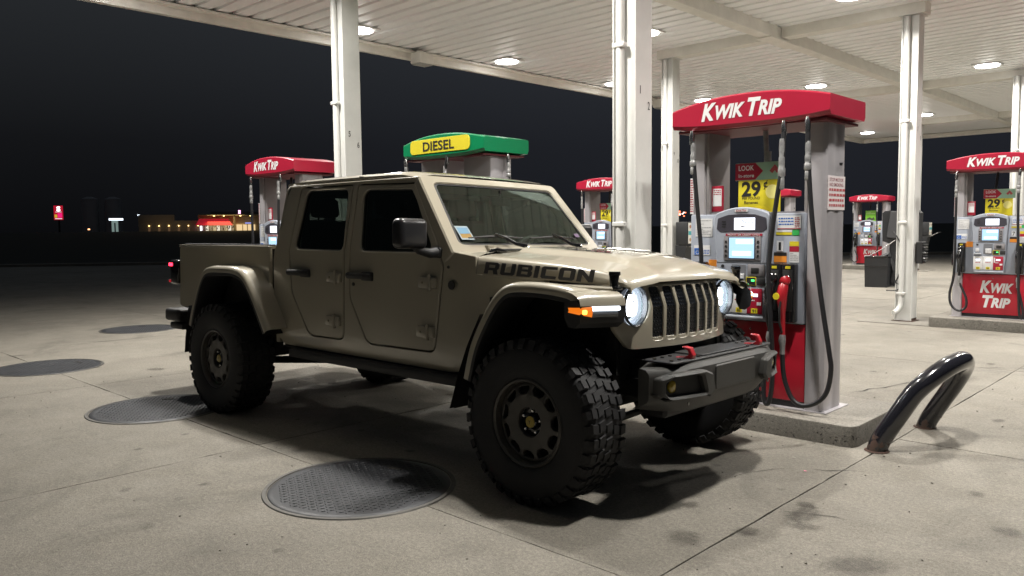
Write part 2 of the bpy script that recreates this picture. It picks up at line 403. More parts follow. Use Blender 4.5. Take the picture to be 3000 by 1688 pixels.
a3 = N.new('ShaderNodeMath'); a3.operation = 'MULTIPLY'; oi_ = N.new('ShaderNodeObjectInfo'); L.new(a2.outputs[0], a3.inputs[0]); mr = N.new('ShaderNodeMapRange'); mr.inputs['To Min'].default_value = .25; mr.inputs['To Max'].default_value = .72; L.new(oi_.outputs['Random'], mr.inputs[0]); L.new(mr.outputs[0], a3.inputs[1]); L.new(a3.outputs[0], pb.inputs['Alpha'])
bm = B(); bm.faces.new([bm.verts.new((math.cos(2 * PI * k / 20), math.sin(2 * PI * k / 20), 0)) for k in range(20)]); me_ = bpy.data.meshes.new('oil_stain'); bm.to_mesh(me_); bm.free(); me_.materials.append(STN)
rs = random.Random(21)
SP = [(-1.75, 4.05, .12), (-1.68, 3.9, .09), (-1.80, 4.2, .08), (-2.05, 3.35, .14), (-1.62, 2.95, .10), (-6.6, 5.1, .18), (-7.2, 4.4, .10), (-9.0, 3.6, .12), (-.9, 4.5, .10), (-1.3, 3.6, .16), (-4.2, 1.6, .06), (-4.5, 1.9, .05), (-4.9, 1.75, .05), (-3.4, 1.9, .05), (-2.3, 8.6, .3), (-4.5, 9.6, .4), (-6.0, 9.0, .4)]
for k in range(46): SP.append((rs.uniform(-12, 1.0), rs.uniform(1.3, 12.5), rs.choice((.03, .035, .045, .05, .07, .09))))
for x, y, r_ in SP:
    o = bpy.data.objects.new('oil_stain', me_); C.objects.link(o); o.parent = lotbase; o.location = (x, y, .0035 + rs.uniform(0, .0004)); o.rotation_euler = (0, 0, rs.uniform(0, 3)); o.scale = (r_ * rs.uniform(1, 1.7), r_, 1)
# kerb at the far edges
bm = B()
for a, b in ((LOT[0], LOT[1]), (LOT[1], LOT[2]), (LOT[2], LOT[3]), (LOT[3], LOT[4])):
    d = Vector(b) - Vector(a); L_ = d.length; t = d.normalized(); n_ = Vector((-t.y, t.x))
    M_ = Matrix(((t.x, n_.x, 0, a[0]), (t.y, n_.y, 0, a[1]), (0, 0, 1, 0), (0, 0, 0, 1)))
    box(bm, 0, L_, .0, .35, -.4, .13, .02, 1, M_)
struct(obj('kerb', rec(bm), CURB))

# tank covers set flush in the slabs
def manhole(x, y, label, rot):
    t = thing('tank_cover', label, 'manhole cover', (x, y, 0), rot, 'round tank covers in the forecourt')
    bm = B(); R = lathe(bm, [(.575, .001), (.57, .0075), (.548, .0075), (.546, .003)], 'z', 72); obj('rim', rec(bm), mat('pale worn ring', (.11, .105, .095), .6, .3, var=.3), t, 40)
    bm = B(); R = lathe(bm, [(.541, .002), (.535, .0065), (.50, .0075), (.25, .0082), (.02, .0085)], 'z', 72); bm.faces.new(R[-1]); obj('plate', rec(bm), MANH, t, 40)
    bm = B(); n = 15; s = .033
    for i in range(-n, n + 1):
        for j in range(-n, n + 1):
            px, py = i * s, j * s
            if px * px + py * py > .49 ** 2: continue
            a = PI / 4 if (i + j) % 2 else -PI / 4; c_, s_ = math.cos(a), math.sin(a); l, w = .0150, .0052
            q = [(-l, 0), (0, -w), (l, 0), (0, w)]
            vs = [bm.verts.new((px + u * c_ - v * s_, py + u * s_ + v * c_, .0075)) for u, v in q]; tp = [bm.verts.new((px + (u * c_ - v * s_) * .55, py + (u * s_ + v * c_) * .55, .0118)) for u, v in q]
            bm.faces.new(tp)
            for k in range(4): bm.faces.new((vs[k], vs[(k + 1) % 4], tp[(k + 1) % 4], tp[k]))
    obj('tread_pattern', rec(bm), mat('worn tread painted lit', (.085, .087, .092), .4, .3), t, kind='stuff')  # worn tops made paler, so the light they catch is in the colour
    bm = B(); box(bm, -.05, .05, .33, .37, .006, .0125, .002); obj('lift_handle', bm, JOINT, t)
manhole(-3.92, 2.75, 'round dark tank cover nearest the camera, in front of the rear of the truck cab', .3)
manhole(-6.98, 2.80, 'round dark tank cover just behind and beside the truck rear tyre', .95)
manhole(-10.1, 2.83, 'round dark tank cover cut by the left edge of the picture', .2)
manhole(-12.95, 4.95, 'farthest round dark tank cover, left of the truck rear bumper', 1.1)

# ---- canopy ----
CX0, CX1, CY0, CY1 = -12.0, -.74, 1.4, 32.75
canopy = thing('canopy', 'big flat white fuel canopy with ribbed ceiling over the pumps', 'canopy', (-6.37, 17, SOFFIT))
OFF = Vector((-6.37, 17, SOFFIT))
def cob(name, bm, m, smooth=None, **k):
    for v in bm.verts: v.co -= OFF
    return obj(name, bm, m, canopy, smooth, **k)
pw = .30; npan = int((CY1 - CY0) / pw) + 1; src = None
for i in range(npan):
    y = CY0 + i * pw
    if src is None:
        bm = B(); prof = [(0, .040), (.004, .004), (.060, .0), (.120, .0), (.180, .0), (.225, .010), (.262, .034), (.299, .040)]
        secs = [[(x, y + a, SOFFIT + b) for a, b in prof] for x in (CX0 + .05, CX1 - .05)]
        loft(bm, secs); src = cob('ceiling_panel', rec(bm), CEIL)
    else:
        o = bpy.data.objects.new('ceiling_panel', src.data); C.objects.link(o); o.parent = canopy; o.location = (0, i * pw, 0)
bm = B(); box(bm, CX0 - .05, CX1 + .05, CY0 - .05, CY1 + .05, SOFFIT + .04, SOFFIT + .75); cob('deck', bm, FASC)
for nm, a in (('fascia', (CX0 - .10, CX0, CY0 - .1, CY1 + .1)), ('fascia', (CX1, CX1 + .10, CY0 - .1, CY1 + .1)), ('fascia', (CX0, CX1, CY1, CY1 + .1)), ('fascia', (CX0, CX1, CY0 - .1, CY0))):
    bm = B(); box(bm, *a, SOFFIT - .17, SOFFIT + .80, .006, 1); cob(nm, bm, FASC)
# ledge trim inside the fascia
bm = B(); box(bm, CX0, CX0 + .14, CY0, CY1, SOFFIT - .05, SOFFIT - .02); box(bm, CX0 + .14, CX1 - .14, CY1 - .14, CY1, SOFFIT - .05, SOFFIT - .02); cob('trim', bm, FASC)
ROWS = [5.95, 13.38, 20.78, 28.15]
bm = B(); box(bm, -6.49, -6.27, CY0 + .02, CY1 - .02, SOFFIT - .20, SOFFIT + .03, .006, 1); cob('main_beam', bm, FASC)
for y in ROWS:
    bm = B(); box(bm, -8.78, -6.492, y - .13, y + .13, SOFFIT - .17, SOFFIT + .03, .006, 1); cob('cross_beam', bm, FASC)
    bm = B(); box(bm, -6.268, -3.98, y - .13, y + .13, SOFFIT - .17, SOFFIT + .03, .006, 1); cob('cross_beam', bm, FASC)
    bm = B(); box(bm, -6.52, -6.24, y - .55, y + .55, SOFFIT - .225, SOFFIT - .19, .004, 1); cob('splice_plate', bm, FASC)

# ---- columns: wide-flange steel with a rain pipe in the web facing the camera ----
COLS = [(-4.20, 5.95, '1', '2', 'white steel column numbered 1 and 2 standing behind the truck hood', 2.74),
        (-8.58, 5.95, '5', '6', 'white steel column numbered 5 and 6 rising behind the truck cab roof', 2.74),
        (-8.55, 13.38, '9', '10', 'slim white steel column numbered 9 and 10 beside the main red pump', 2.93),
        (-4.19, 13.38, '7', '8', 'white steel column numbered 7 and 8 with black box and pipe elbow, right of the main pump', 3.0),
        (-8.60, 28.15, '', '', 'farthest white column, with a towel dispenser on it, just behind column 7 and 8', 2.6),
        (-4.17, 20.5, '', '', 'white steel column cut by the right edge of the picture', 2.6)]
for x, y, a, b, lab, nz in COLS:
    t = thing('steel_column', lab, 'column', (x, y, 0), 0, 'white canopy columns')
    bm = B(); h = SOFFIT - .17 - .002; q = .125
    box(bm, q - .018, q, -q, q, 0, h, .002, 1); box(bm, -q, -q + .018, -q, q, 0, h, .002, 1); box(bm, -q + .018, q - .018, -.104, -.09, 0, h)
    box(bm, -q + .018, q - .018, q - .03, q - .02, 0, h)
    obj('column_shaft', rec(bm), COLW, t)
    bm = B(); path = [(-.03, -.138, h - .02), (-.03, -.138, .34), (-.03, -.145, .26), (-.055, -.18, .19), (-.09, -.23, .15), (-.10, -.25, .145)]
    tube(bm, path, .040, 14); dp = obj('downspout', rec(bm), COLW, t, 40)
    for zz in (h * .33, h * .66, .45):
        bm = B(); box(bm, -.09, .04, -.184, -.127, zz - .022, zz + .022, .01, 2); obj('pipe_strap', bm, COLW, dp)
    bm = B(); box(bm, -.16, .16, -.16, .16, .003, .022, .003, 1); obj('base_plate', bm, RUST, t)
    bm = B()
    for sx in (-1, 1): box(bm, sx * .126 - .002, sx * .126 + .002, -.115, .115, .022, .06)
    obj('rust_patch', bm, RUST, t)
    if a:
        for s_, yy, zz in ((a, -.055, nz), (b, .075, nz - .13)):
            bm = B(); lettering(bm, [(s_, 1)], (q + .0015, yy, zz), (0, 1, 0), (0, 0, 1), .10, .01, width=.032 if len(s_) == 1 and s_ != '1' else (.012 if s_ == '1' else .055)); obj('number', bm, BLACKI, t)
    bm = B(); box(bm, -.165, .165, -.165, .165, h - .008, h); obj('cap_plate', bm, COLW, t)
# concrete pads under the columns of the islands
for x, y in ((-4.2, 13.38), (-8.6, 28.15), (-8.55, 13.38)):
    bm = B(); box(bm, x - .55, x + .53, y - .5, y + .5, -.01, .012, .004, 1); obj('concrete_pad', bm, CURB, lotbase)

# ---- canopy lights ----
LGT = [(-11.3, 4.35), (-11.3, 8.13), (-11.35, 11.75), (-11.35, 15.4), (-11.2, 19.15), (-11.2, 22.9), (-11.1, 26.6), (-11.0, 30.4),
       (-8.05, 11.8), (-8.2, 19.25), (-8.0, 26.8), (-8.05, 4.35),
       (-4.65, 4.35), (-4.65, 12.1), (-4.6, 19.5), (-4.65, 27.0),
       (-1.35, 4.35), (-1.35, 8.1), (-1.35, 11.8), (-1.35, 15.5), (-1.35, 19.2), (-1.35, 22.9), (-1.35, 26.6), (-1.35, 30.3)]
LAB = {0: 'outside the frame', }
WHERE = ['above the far left tank cover', 'half hidden behind column 5 and 6', 'midway between column 5 and 6 and column 1 and 2', 'just left of column 1 and 2, at the far canopy edge', 'just left above the big red pump sign',
         'behind the big red sign, third from the far corner', 'behind the big red sign, second from the far corner', 'lowest light, by the far corner of the canopy', 'hidden behind column 1 and 2', 'right above the peak of the big red pump sign',
         'small, just right of column 7 and 8', 'above the truck bed', 'above the truck hood', 'cut by the top edge of the picture', 'big one at the upper right, right of column 7 and 8', 'far right beyond column 7 and 8',
         'above the front bumper of the truck', 'over the lane right of the main pump', 'over the pump 7 lane', 'right of pump 7', 'far right beyond pump 7', 'fifth along the right edge of the canopy', 'sixth along the right edge of the canopy', 'last along the right edge of the canopy']
LENS = glow('lit lamp lens', (1.0, .97, .93), 22.0)
HOUS = mat('white lamp housing', (.7, .7, .68), .4)
lsrc = None
for i, (x, y) in enumerate(LGT):
    t = thing('canopy_light', 'lit round ceiling light ' + WHERE[i], 'ceiling light', (x, y, SOFFIT), 0, 'lit ceiling lights under the canopy')
    if lsrc is None:
        bm = B(); box(bm, -.26, .26, -.26, .26, -.026, -.004, .008, 1); h_ = obj('housing', bm, HOUS, t)
        bm = B(); R = lathe(bm, [(.225, -.028), (.222, -.042), (.16, -.052), (.06, -.056)], 'z', 32); bm.faces.new(R[-1]); l_ = obj('lens', rec(bm), LENS, t, 60)
        lsrc = (h_, l_)
    else:
        inst(lsrc[0], 'housing', t); inst(lsrc[1], 'lens', t)
    d = bpy.data.lights.new('lamp', 'AREA'); d.shape = 'DISK'; d.size = .28; d.energy = LAMP_W; d.color = (1.0, .962, .90)
    lo = bpy.data.objects.new('lamp', d); C.objects.link(lo); lo.parent = t; lo.location = (0, 0, -.062); d.spread = math.radians(LAMP_SPREAD)
    d = bpy.data.lights.new('lamp_glow', 'POINT'); d.energy = GLOW_W; d.shadow_soft_size = .16; d.color = (1.0, .96, .90)
    lo = bpy.data.objects.new('lamp_glow', d); C.objects.link(lo); lo.parent = t; lo.location = (0, 0, -.34)
# speaker / camera boxes on the fascia
for x, y, lab in ((-11.86, 9.85, 'white box on the canopy edge right of column 5 and 6'), (-11.86, 17.9, 'white box on the canopy edge peeking out behind column 1 and 2')):
    t = thing('wall_pack_light', lab, 'light box', (x, y, SOFFIT - .12), 0, 'white boxes on the canopy edge')
    bm = B(); box(bm, -.02, .28, -.17, .17, -.17, .04, .03, 2); obj('case', bm, FASC, t, 40)
    bm = B(); box(bm, .02, .26, -.15, .15, -.19, -.172, .004, 1); obj('lens', bm, mat('unlit lens', (.4, .4, .38), .3), t)
    bm = B(); box(bm, .02, .10, -.05, .05, .042, .10, .005, 1); obj('bracket', bm, FASC, t)

# =====================================================================
# THE TRUCK   (local: x forward from the front axle, y left, z up; the camera sees the right side, y < 0)
# =====================================================================
TR = thing('pickup_truck', 'tan four door pickup truck on big off road tyres, headlights on, beside the main pump', 'pickup truck', (-2.968, 4.143, -.018), math.radians(1.552))
TR.rotation_euler = (math.radians(-1.25), 0, math.radians(1.552))
WB = -3.50
def yb(x, z):            # half width of the body side
    y = .792
    if z < .78: y -= (.78 - z) ** 2 * 1.6
    if z > 1.38: y -= (z - 1.38) * .165
    if 1.0 < z: y -= 0
    if x > -.86: y -= (x + .86) * .085 + max(0, x + .3) * .03
    if x < -2.70 and z > 1.38: y -= (-2.70 - x) * .10
    return y
def sidemap(s, dy=0.0): return lambda u, v, d: Vector((u, s * (yb(u, v) + dy - d), v))
D1 = rpoly([(-1.862, 1.868), (-1.228, 1.852), (-.940, 1.45), (-.878, 1.30), (-.962, .742), (-1.665, .735), (-1.868, 1.05)], [.03, .05, .12, .08, .07, .11, .14], 6)
W1 = rpoly([(-1.790, 1.830), (-1.252, 1.812), (-1.00, 1.43), (-1.012, 1.390), (-1.745, 1.390)], [.07, .06, .05, .02, .06], 6)
D2 = rpoly([(-1.925, 1.868), (-2.59, 1.876), (-2.655, 1.38), (-2.62, 1.05), (-2.385, .735), (-1.945, .738)], [.03, .04, .04, .16, .11, .07], 6)
W2 = rpoly([(-1.975, 1.840), (-2.505, 1.850), (-2.585, 1.395), (-1.950, 1.390)], [.06, .08, .06, .06], 6)
BODY = rpoly([(-2.86, .70), (-2.78, .628), (-.53, .618), (-.46, .82), (-.36, 1.0), (-.27, 1.12), (-.10, 1.19), (-.10, 1.245), (-.605, 1.262), (-.605, 1.372), (-.80, 1.40), (-.895, 1.475), (-1.205, 1.897), (-2.74, 1.905), (-2.80, 1.80), (-2.885, 1.30), (-2.885, .9)],
             [.06, .05, .02, .02, .02, .02, 0, 0, .01, .02, .02, .02, .03, .04, .05, .02, .03], 4)
CV = (.66, .70, .74, 1.0, 1.2, 1.38, 1.55, 1.7, 1.8); CU = (-2.7, -2.3, -1.6, -1.2, -.86, -.6, -.45, -.3)
SIDEGL = glass('dark tinted side glass', (.24, .28, .26), .01)
WSGL = glass('windshield glass', (.68, .74, .70), .005, 1.95)
for s in (-1, 1):
    bm = B(); dl = lambda P: [p for p in P]
    panel(bm, BODY, [inset(D1, -.005), inset(D2, -.005)], sidemap(s), .05, .004, CU, CV)
    bs = obj('body_side', rec(bm), PAINT, TR, 32)
    for nm, D, Wd, hx_ in (('front_door', D1, W1, (-1.86, -1.59)), ('rear_door', D2, W2, (-2.63, -2.36))):
        bm = B(); panel(bm, inset(D, .0055), [Wd], sidemap(s, .003), .045, .006, CU, CV)
        dr = obj(nm, rec(bm), PAINT, TR, 32)
        bm = B(); panel(bm, inset(Wd, -.012), [inset(Wd, .007)], sidemap(s, -.010), .02, .004, (), (1.38, 1.6)); obj('window_seal', rec(bm), BLACKP, dr)
        bm = B(); panel(bm, inset(Wd, -.004), [], sidemap(s, -.018), .006, .001, (), (1.5, 1.7)); obj('window_glass', rec(bm), SIDEGL, dr)
        # handle
        xa, xb = hx_; z = 1.215; yo = .797
        bm = B(); tube(bm, [(xa + .005, s * (yo + .004), z), (xa + .03, s * (yo + .036), z + .002), (xb - .05, s * (yo + .038), z + .002), (xb - .02, s * (yo + .010), z)], [.017, .024, .024, .018], 10)
        box(bm, xa, xa + .08, s * yo - .012, s * yo + .012, z - .022, z + .022, .008, 2); box(bm, xb - .13, xb, s * yo - .014, s * yo + .014, z - .034, z + .030, .012, 2)
        obj('door_handle', rec(bm), BLACKP, dr, 40)
        if nm == 'front_door':
            bm = B(); disc(bm, .013, (xa + .045, s * .797, z - .062), 'y', 14, s * .006); obj('key_lock', rec(bm), BLACKP, dr)
        for hz in (1.195, .873):
            hx2 = (-.995 + (1.195 - hz) * -.06) if nm == 'front_door' else (-2.02 + (1.195 - hz) * -.05)
            bm = B(); box(bm, hx2 - .085, hx2 + .012, s * .815 - .018, s * .815 + .018, hz - .038, hz + .038, .011, 2)
            box(bm, hx2 - .10, hx2 - .02, s * .806 - .012, s * .806 + .012, hz - .026, hz + .026, .008, 2)
            tube(bm, [(hx2 + .012, s * .822, hz - .052), (hx2 + .012, s * .822, hz + .052)], .013, 10); box(bm, hx2 + .01, hx2 + .065, s * .806 - .015, s * .806 + .015, hz - .036, hz + .036, .009, 2)
            hg = obj('hinge', rec(bm), PAINT, dr, 40)
            bm = B()
            disc(bm, .008, (hx2 - .04, s * .834, hz), 'y', 8, s * .004); obj('hinge_bolt', rec(bm), mat('tan bolt', (.2, .17, .12), .4), hg)
    # fuel / badge disc, small vent on the cowl side
    bm = B(); disc(bm, .030, (-.795, s * .797, 1.187), 'y', 24, s * .006); obj('side_badge', rec(bm), BLACKP, TR)
    bm = B(); disc(bm, .010, (-.82, s * .80, 1.30), 'y', 12, s * .005); obj('side_bolt', rec(bm), BLACKP, TR)
    # fender side vent (black) behind the front flare
    bm = B(); box(bm, -.48, -.36, s * .765 - .02, s * .765 + .02, 1.03, 1.13, .01, 2); obj('fender_vent', bm, BLACKP, TR)

# inner floor / firewall / cab back: keeps the cab closed
bm = B(); box(bm, -2.83, -.66, -.73, .73, .60, .66); box(bm, -.80, -.76, -.72, .72, .62, 1.37); obj('floor_pan', bm, UNDER, TR)
bm = B(); box(bm, -2.885, -2.84, -.775, .775, .64, 1.36, .004, 1); obj('cab_back', bm, PAINT, TR)
# upper rear wall with its window opening
def backmap(u, v, d): t = (v - 1.36) / .54; return Vector((-2.885 + t * .075 + d, u * (1 - .10 * t), v))
bm = B(); panel(bm, rpoly([(-.78, 1.36), (.78, 1.36), (.78, 1.90), (-.78, 1.90)], .05), [rpoly([(-.62, 1.43), (.62, 1.43), (.60, 1.82), (-.60, 1.82)], .05)], backmap, .03, .005, (0,), (1.6,)); obj('hardtop_back', rec(bm), PAINT, TR, 40)
bm = B(); panel(bm, rpoly([(-.63, 1.42), (.63, 1.42), (.61, 1.83), (-.61, 1.83)], .05), [], lambda u, v, d: backmap(u, v, d + .012), .005, .001); obj('rear_window', rec(bm), SIDEGL, TR)

# ---- roof ----
def roof(x0, x1, name, drop0=0, drop1=0):
    xs = [x0 + (x1 - x0) * k / 10 for k in range(11)]; secs = []
    for x in xs:
        zt = 1.948 + .012 * math.cos((x + 2.0) * 1.4) - (.0 if x < -1.45 else (x + 1.45) ** 2 * .55); ze = zt - .050
        if x - x0 < .08 and x0 < -2.7: zt -= (.08 - (x - x0)) * .45
        sec = []; hw = .700 if x > -2.6 else .700 - (-2.6 - x) * .10
        for k in range(-12, 13):
            f = k / 12; a = abs(f); y = f * hw
            z = zt - .012 * f * f - max(0, a - .86) ** 2 * 1.9
            sec.append((x, y, z))
        s_ = [(x, -hw - .012, ze - .005), (x, -hw - .008, ze + .012)] ; e_ = [(x, hw + .008, ze + .012), (x, hw + .012, ze - .005)]
        secs.append([(x, -hw + .01, ze - .012)] + s_ + sec + e_ + [(x, hw - .01, ze - .012)])
    bm = B(); loft(bm, secs)
    return obj(name, rec(bm), PAINT, TR, 40)
roof(-1.862, -1.205, 'roof_panel'); roof(-2.815, -1.868, 'hardtop')
for s in (-1, 1):
    bm = B(); box(bm, -2.74, -1.24, s * .715 - .012, s * .715 + .012, 1.880, 1.893, .003, 1); obj('drip_rail', bm, PAINT, TR)
bm = B()
for k in range(2): box(bm, -1.868, -1.862, -.70, .70, 1.92, 1.93)
obj('roof_seam', bm, BLACKP, TR)
bm = B(); box(bm, -2.82, -1.22, -.68, .68, 1.855, 1.875); obj('headliner', bm, mat('grey headliner', (.10, .10, .095), .9), TR)

# ---- windshield ----
def wsmap(dn=0.0):
    def f(u, v, d):   # u across, v 0..1 up the glass plane
        x = -.775 - .445 * v; z = 1.385 + .525 * v; bow = .035 * (1 - (u / .75) ** 2)
        n = Vector((.763, 0, .646)); return Vector((x + bow, u, z)) + n * (dn - d)
    return f
OUTW = rpoly([(-.797, 0), (.797, 0), (.712, 1.0), (-.712, 1.0)], [.03, .03, .07, .07], 5)
GLW = rpoly([(-.695, .115), (.695, .115), (.615, .905), (-.615, .905)], [.05, .05, .07, .07], 6)
bm = B(); panel(bm, OUTW, [GLW], wsmap(), .10, .010, (-.5, -.25, 0, .25, .5), (.5,)); wf = obj('windshield_frame', rec(bm), PAINT, TR, 40)
bm = B(); panel(bm, inset(GLW, -.012), [], wsmap(-.014), .005, .001, (-.5, -.25, 0, .25, .5), (.5,)); obj('windshield', rec(bm), WSGL, TR, 40)
bm = B(); panel(bm, inset(GLW, -.010), [inset(GLW, .018)], wsmap(-.009), .004, .001, (-.5, -.25, 0, .25, .5), (.5,)); obj('windshield_seal', rec(bm), BLACKP, wf)
bm = B(); panel(bm, rpoly([(-.68, .10), (.68, .10), (.67, .165), (-.67, .165)], .01), [], wsmap(-.0225), .002, .0005, (-.5, 0, .5)); obj('windshield_frit', rec(bm), BLACKI, wf)
# windshield hinges on the cowl, wipers, washer pads
for s in (-1, 1):
    bm = B(); box(bm, -.80, -.66, s * .47 - .035, s * .47 + .035, 1.388, 1.405, .006, 2); box(bm, -.80, -.76, s * .47 - .03, s * .47 + .03, 1.40, 1.44, .008, 2); tube(bm, [(-.745, s * .47 - .04, 1.408), (-.745, s * .47 + .04, 1.408)], .012, 10); obj('windshield_hinge', rec(bm), PAINT, TR, 40)
Wm = wsmap(.022)
for y0, ya, yb_ in ((-.18, -.62, -.12), (.42, -.04, .50)):
    bm = B(); base = Vector((-.70, y0, 1.405)); mid = Vector((-.74, y0 - .08, 1.45)); m1 = Wm((ya + yb_) / 2 - .02, .20, 0) + Vector((.012, 0, .012))
    tube(bm, [base, base + Vector((-.01, -.01, .03)), mid, (mid + m1) / 2 + Vector((0, 0, .006)), m1], [.02, .018, .013, .010, .008], 8); a_ = obj('wiper_arm', rec(bm), BLACKG, TR, 40)
    bm = B(); tube(bm, [Wm(ya, .165, 0), Wm((ya * .7 + yb_ * .3), .18, 0), Wm((ya + yb_) / 2, .185, 0), Wm((ya * .3 + yb_ * .7), .18, 0), Wm(yb_, .165, 0)], [.005, .010, .012, .010, .005], 6); obj('wiper_blade', rec(bm), BLACKP, a_, 40)
# cowl
bm = B(); secs = []
for x, z in ((-.82, 1.375), (-.78, 1.386), (-.70, 1.390), (-.605, 1.384)):
    secs.append([(x, f * (.765 - (x + .8) * .02), z + .022 * (1 - f * f) - max(0, abs(f) - .92) * .25) for f in [k / 10 for k in range(-10, 11)]])
loft(bm, secs); obj('cowl', rec(bm), PAINT, TR, 50)
for y in (-.36, .30):
    bm = B(); box(bm, -.735, -.645, y - .15, y + .15, 1.405, 1.416, .005, 2)
    cg = obj('cowl_grille', bm, BLACKP, TR)
for s in (-1, 1):
    bm = B(); tube(bm, [(-.66, s * .60, 1.39), (-.60, s * .58, 1.408), (-.54, s * .56, 1.40)], [.010, .018, .008], 8); obj('washer_jet', rec(bm), BLACKG, TR, 40)

# ---- hood ----
def hood_w(x): return .766 - (x + .60) * .104
def zs(x): return 1.262 - (x + .60) * .042
def ze(x): return 1.374 - (x + .60) * .062 - (max(0, x + .1) ** 2) * .14
def zc(x): return 1.405 - (x + .60) * .050 - (max(0, x + .1) ** 2) * .20
def hood_sec(x, drop=0.0):
    w = hood_w(x) - drop * .45; a, e_, c_ = zs(x), ze(x) - drop, zc(x) - drop; half = []
    half.append((w + .004, a)); half.append((w + .002, a + (e_ - a) * .5)); half.append((w - .004, e_ - .030)); half.append((w - .012, e_ - .014)); half.append((w - .028, e_ - .004)); half.append((w - .055, e_ + .002)); half.append((w - .13, e_ + .010))
    dome = .022 if x < .2 else .022 * max(0, 1 - (x - .2) / .2)
    half += [(.42, c_ - .010), (.38, c_ - .006), (.345, c_ + dome * .6), (.31, c_ + dome), (.15, c_ + dome * 1.1), (0, c_ + dome * 1.1)]
    return [(x, -y, z) for y, z in half] + [(x, y, z) for y, z in half[-2::-1]]
bm = B(); loft(bm, [hood_sec(x, d) for x, d in ((-.598, .0), (-.585, 0), (-.45, 0), (-.3, 0), (-.15, 0), (0, 0), (.12, 0), (.22, 0), (.30, .0), (.37, .006), (.408, .018), (.432, .038), (.440, .056))])
hood = obj('hood', rec(bm), PAINT, TR, 50)
# hood louvres
for s in (-1, 1):
    zf = lambda x, y: zc(x) + .026 - (.02 if abs(y) > .36 else 0)
    bm = B(); P = [(-.34, s * .28), (.02, s * .24), (-.02, s * .145), (-.28, s * .175)]
    vs = [bm.verts.new((x, y, zc(x) + .0285)) for x, y in P]; bm.faces.new(vs); lv = obj('hood_vent', rec(bm), BLACKG, hood)
    bm = B()
    for k in range(4):
        x = -.26 + k * .075; tube(bm, [(x - .03, s * .165, zc(x) + .030), (x + .03, s * .245, zc(x) + .031)], .0055, 6)
    obj('vent_fins', rec(bm), mat('silver fin', (.35, .34, .31), .3, .6), lv)
# hood latches
for s in (-1, 1):
    bm = B(); box(bm, .345, .425, s * .715 - .03, s * .715 + .03, 1.205, 1.225, .006, 2); tube(bm, [(.385, s * .705, 1.20), (.385, s * .715, 1.235), (.382, s * .706, 1.29)], [.030, .022, .030], 12); disc(bm, .033, (.382, s * .704, 1.285), 'z', 16, .02)
    obj('hood_latch', rec(bm), BLACKG, TR, 40)
# model lettering on the hood sides
LET = {'R': ([[(0, 0), (0, 1), (.86, 1), (1, .86), (1, .50), (.88, .37), (1, 0), (.70, 0), (.60, .32), (.28, .32), (.28, 0)], [(.28, .54), (.28, .78), (.72, .78), (.72, .54)]]),
       'U': ([[(0, 1), (.28, 1), (.28, .24), (.72, .24), (.72, 1), (1, 1), (1, .12), (.88, 0), (.12, 0), (0, .12)]]),
       'B': ([[(0, 0), (0, 1), (.86, 1), (.97, .88), (.97, .62), (.90, .52), (1, .42), (1, .13), (.88, 0)], [(.28, .61), (.28, .79), (.70, .79), (.70, .61)], [(.28, .21), (.28, .42), (.72, .42), (.72, .21)]]),
       'I': ([[(0, 0), (0, 1), (.28, 1), (.28, 0)]]),
       'C': ([[(1, 1), (.12, 1), (0, .88), (0, .12), (.12, 0), (1, 0), (1, .24), (.28, .24), (.28, .76), (1, .76)]]),
       'O': ([[(.12, 0), (0, .12), (0, .88), (.12, 1), (.88, 1), (1, .88), (1, .12), (.88, 0)], [(.28, .24), (.28, .76), (.72, .76), (.72, .24)]]),
       'N': ([[(0, 0), (0, 1), (.24, 1), (.72, .44), (.72, 1), (1, 1), (1, 0), (.76, 0), (.28, .56), (.28, 0)]])}
for s in (-1, 1):
    x = 0; adv = []
    for ch in 'RUBICON': w = .32 if ch == 'I' else 1.05; adv.append((ch, x, w)); x += w + .16
    tot = x - .16; k = .765 / tot; bm = B()
    for ch, px, w in adv:
        loops = LET[ch]; sc = (w * k) if ch != 'I' else .9 * k * .32 / .28
        def lf(u, v, d, px=px, sc=(1.05 * k if ch != 'I' else k * 1.1)):
            a = px * k + u * sc + v * .018; X = -.545 + a if s < 0 else .220 - a; Z = 1.303 - .030 * (X + .53) / .765 + (v - .5) * .072
            return Vector((X, s * (hood_w(X) + .0045 + .001 - d), Z))
        panel(bm, loops[0], loops[1:], lf, .003, .002)
    obj('model_lettering', rec(bm), mat('matte charcoal decal', (.028, .028, .032), .5), hood)

# ---- grille shell ----
def gx(y, z):
    x = .470 - .29 * y * y
    if z > 1.10: x -= (z - 1.10) * .34
    return x
gm = lambda dn=0.0: (lambda u, v, d: Vector((gx(u, v) + dn - d, u, v)))
SH = rpoly([(-.555, .862), (.555, .862), (.655, .98), (.672, 1.18), (.635, 1.232), (-.635, 1.232), (-.672, 1.18), (-.655, .98)], [.10, .10, .08, .06, .05, .05, .06, .08], 6)
SL = [rpoly([(c - .0445, .905), (c + .0445, .905), (c + .043, 1.212), (c - .043, 1.212)], [.024] * 4, 4) for c in [(-3 + k) * .1135 for k in range(7)]]
HL = [circ(s * .515, 1.108, .112, 36) for s in (-1, 1)]
bm = B(); panel(bm, SH, SL + HL, gm(), .022, .0035, (-.6, -.5, -.38, -.25, -.12, 0, .12, .25, .38, .5, .6), (1.10, .98)); grille = obj('grille_shell', rec(bm), PAINT, TR, 40)
MESHM = mat('dark grille mesh', (.006, .008, .012), .3)
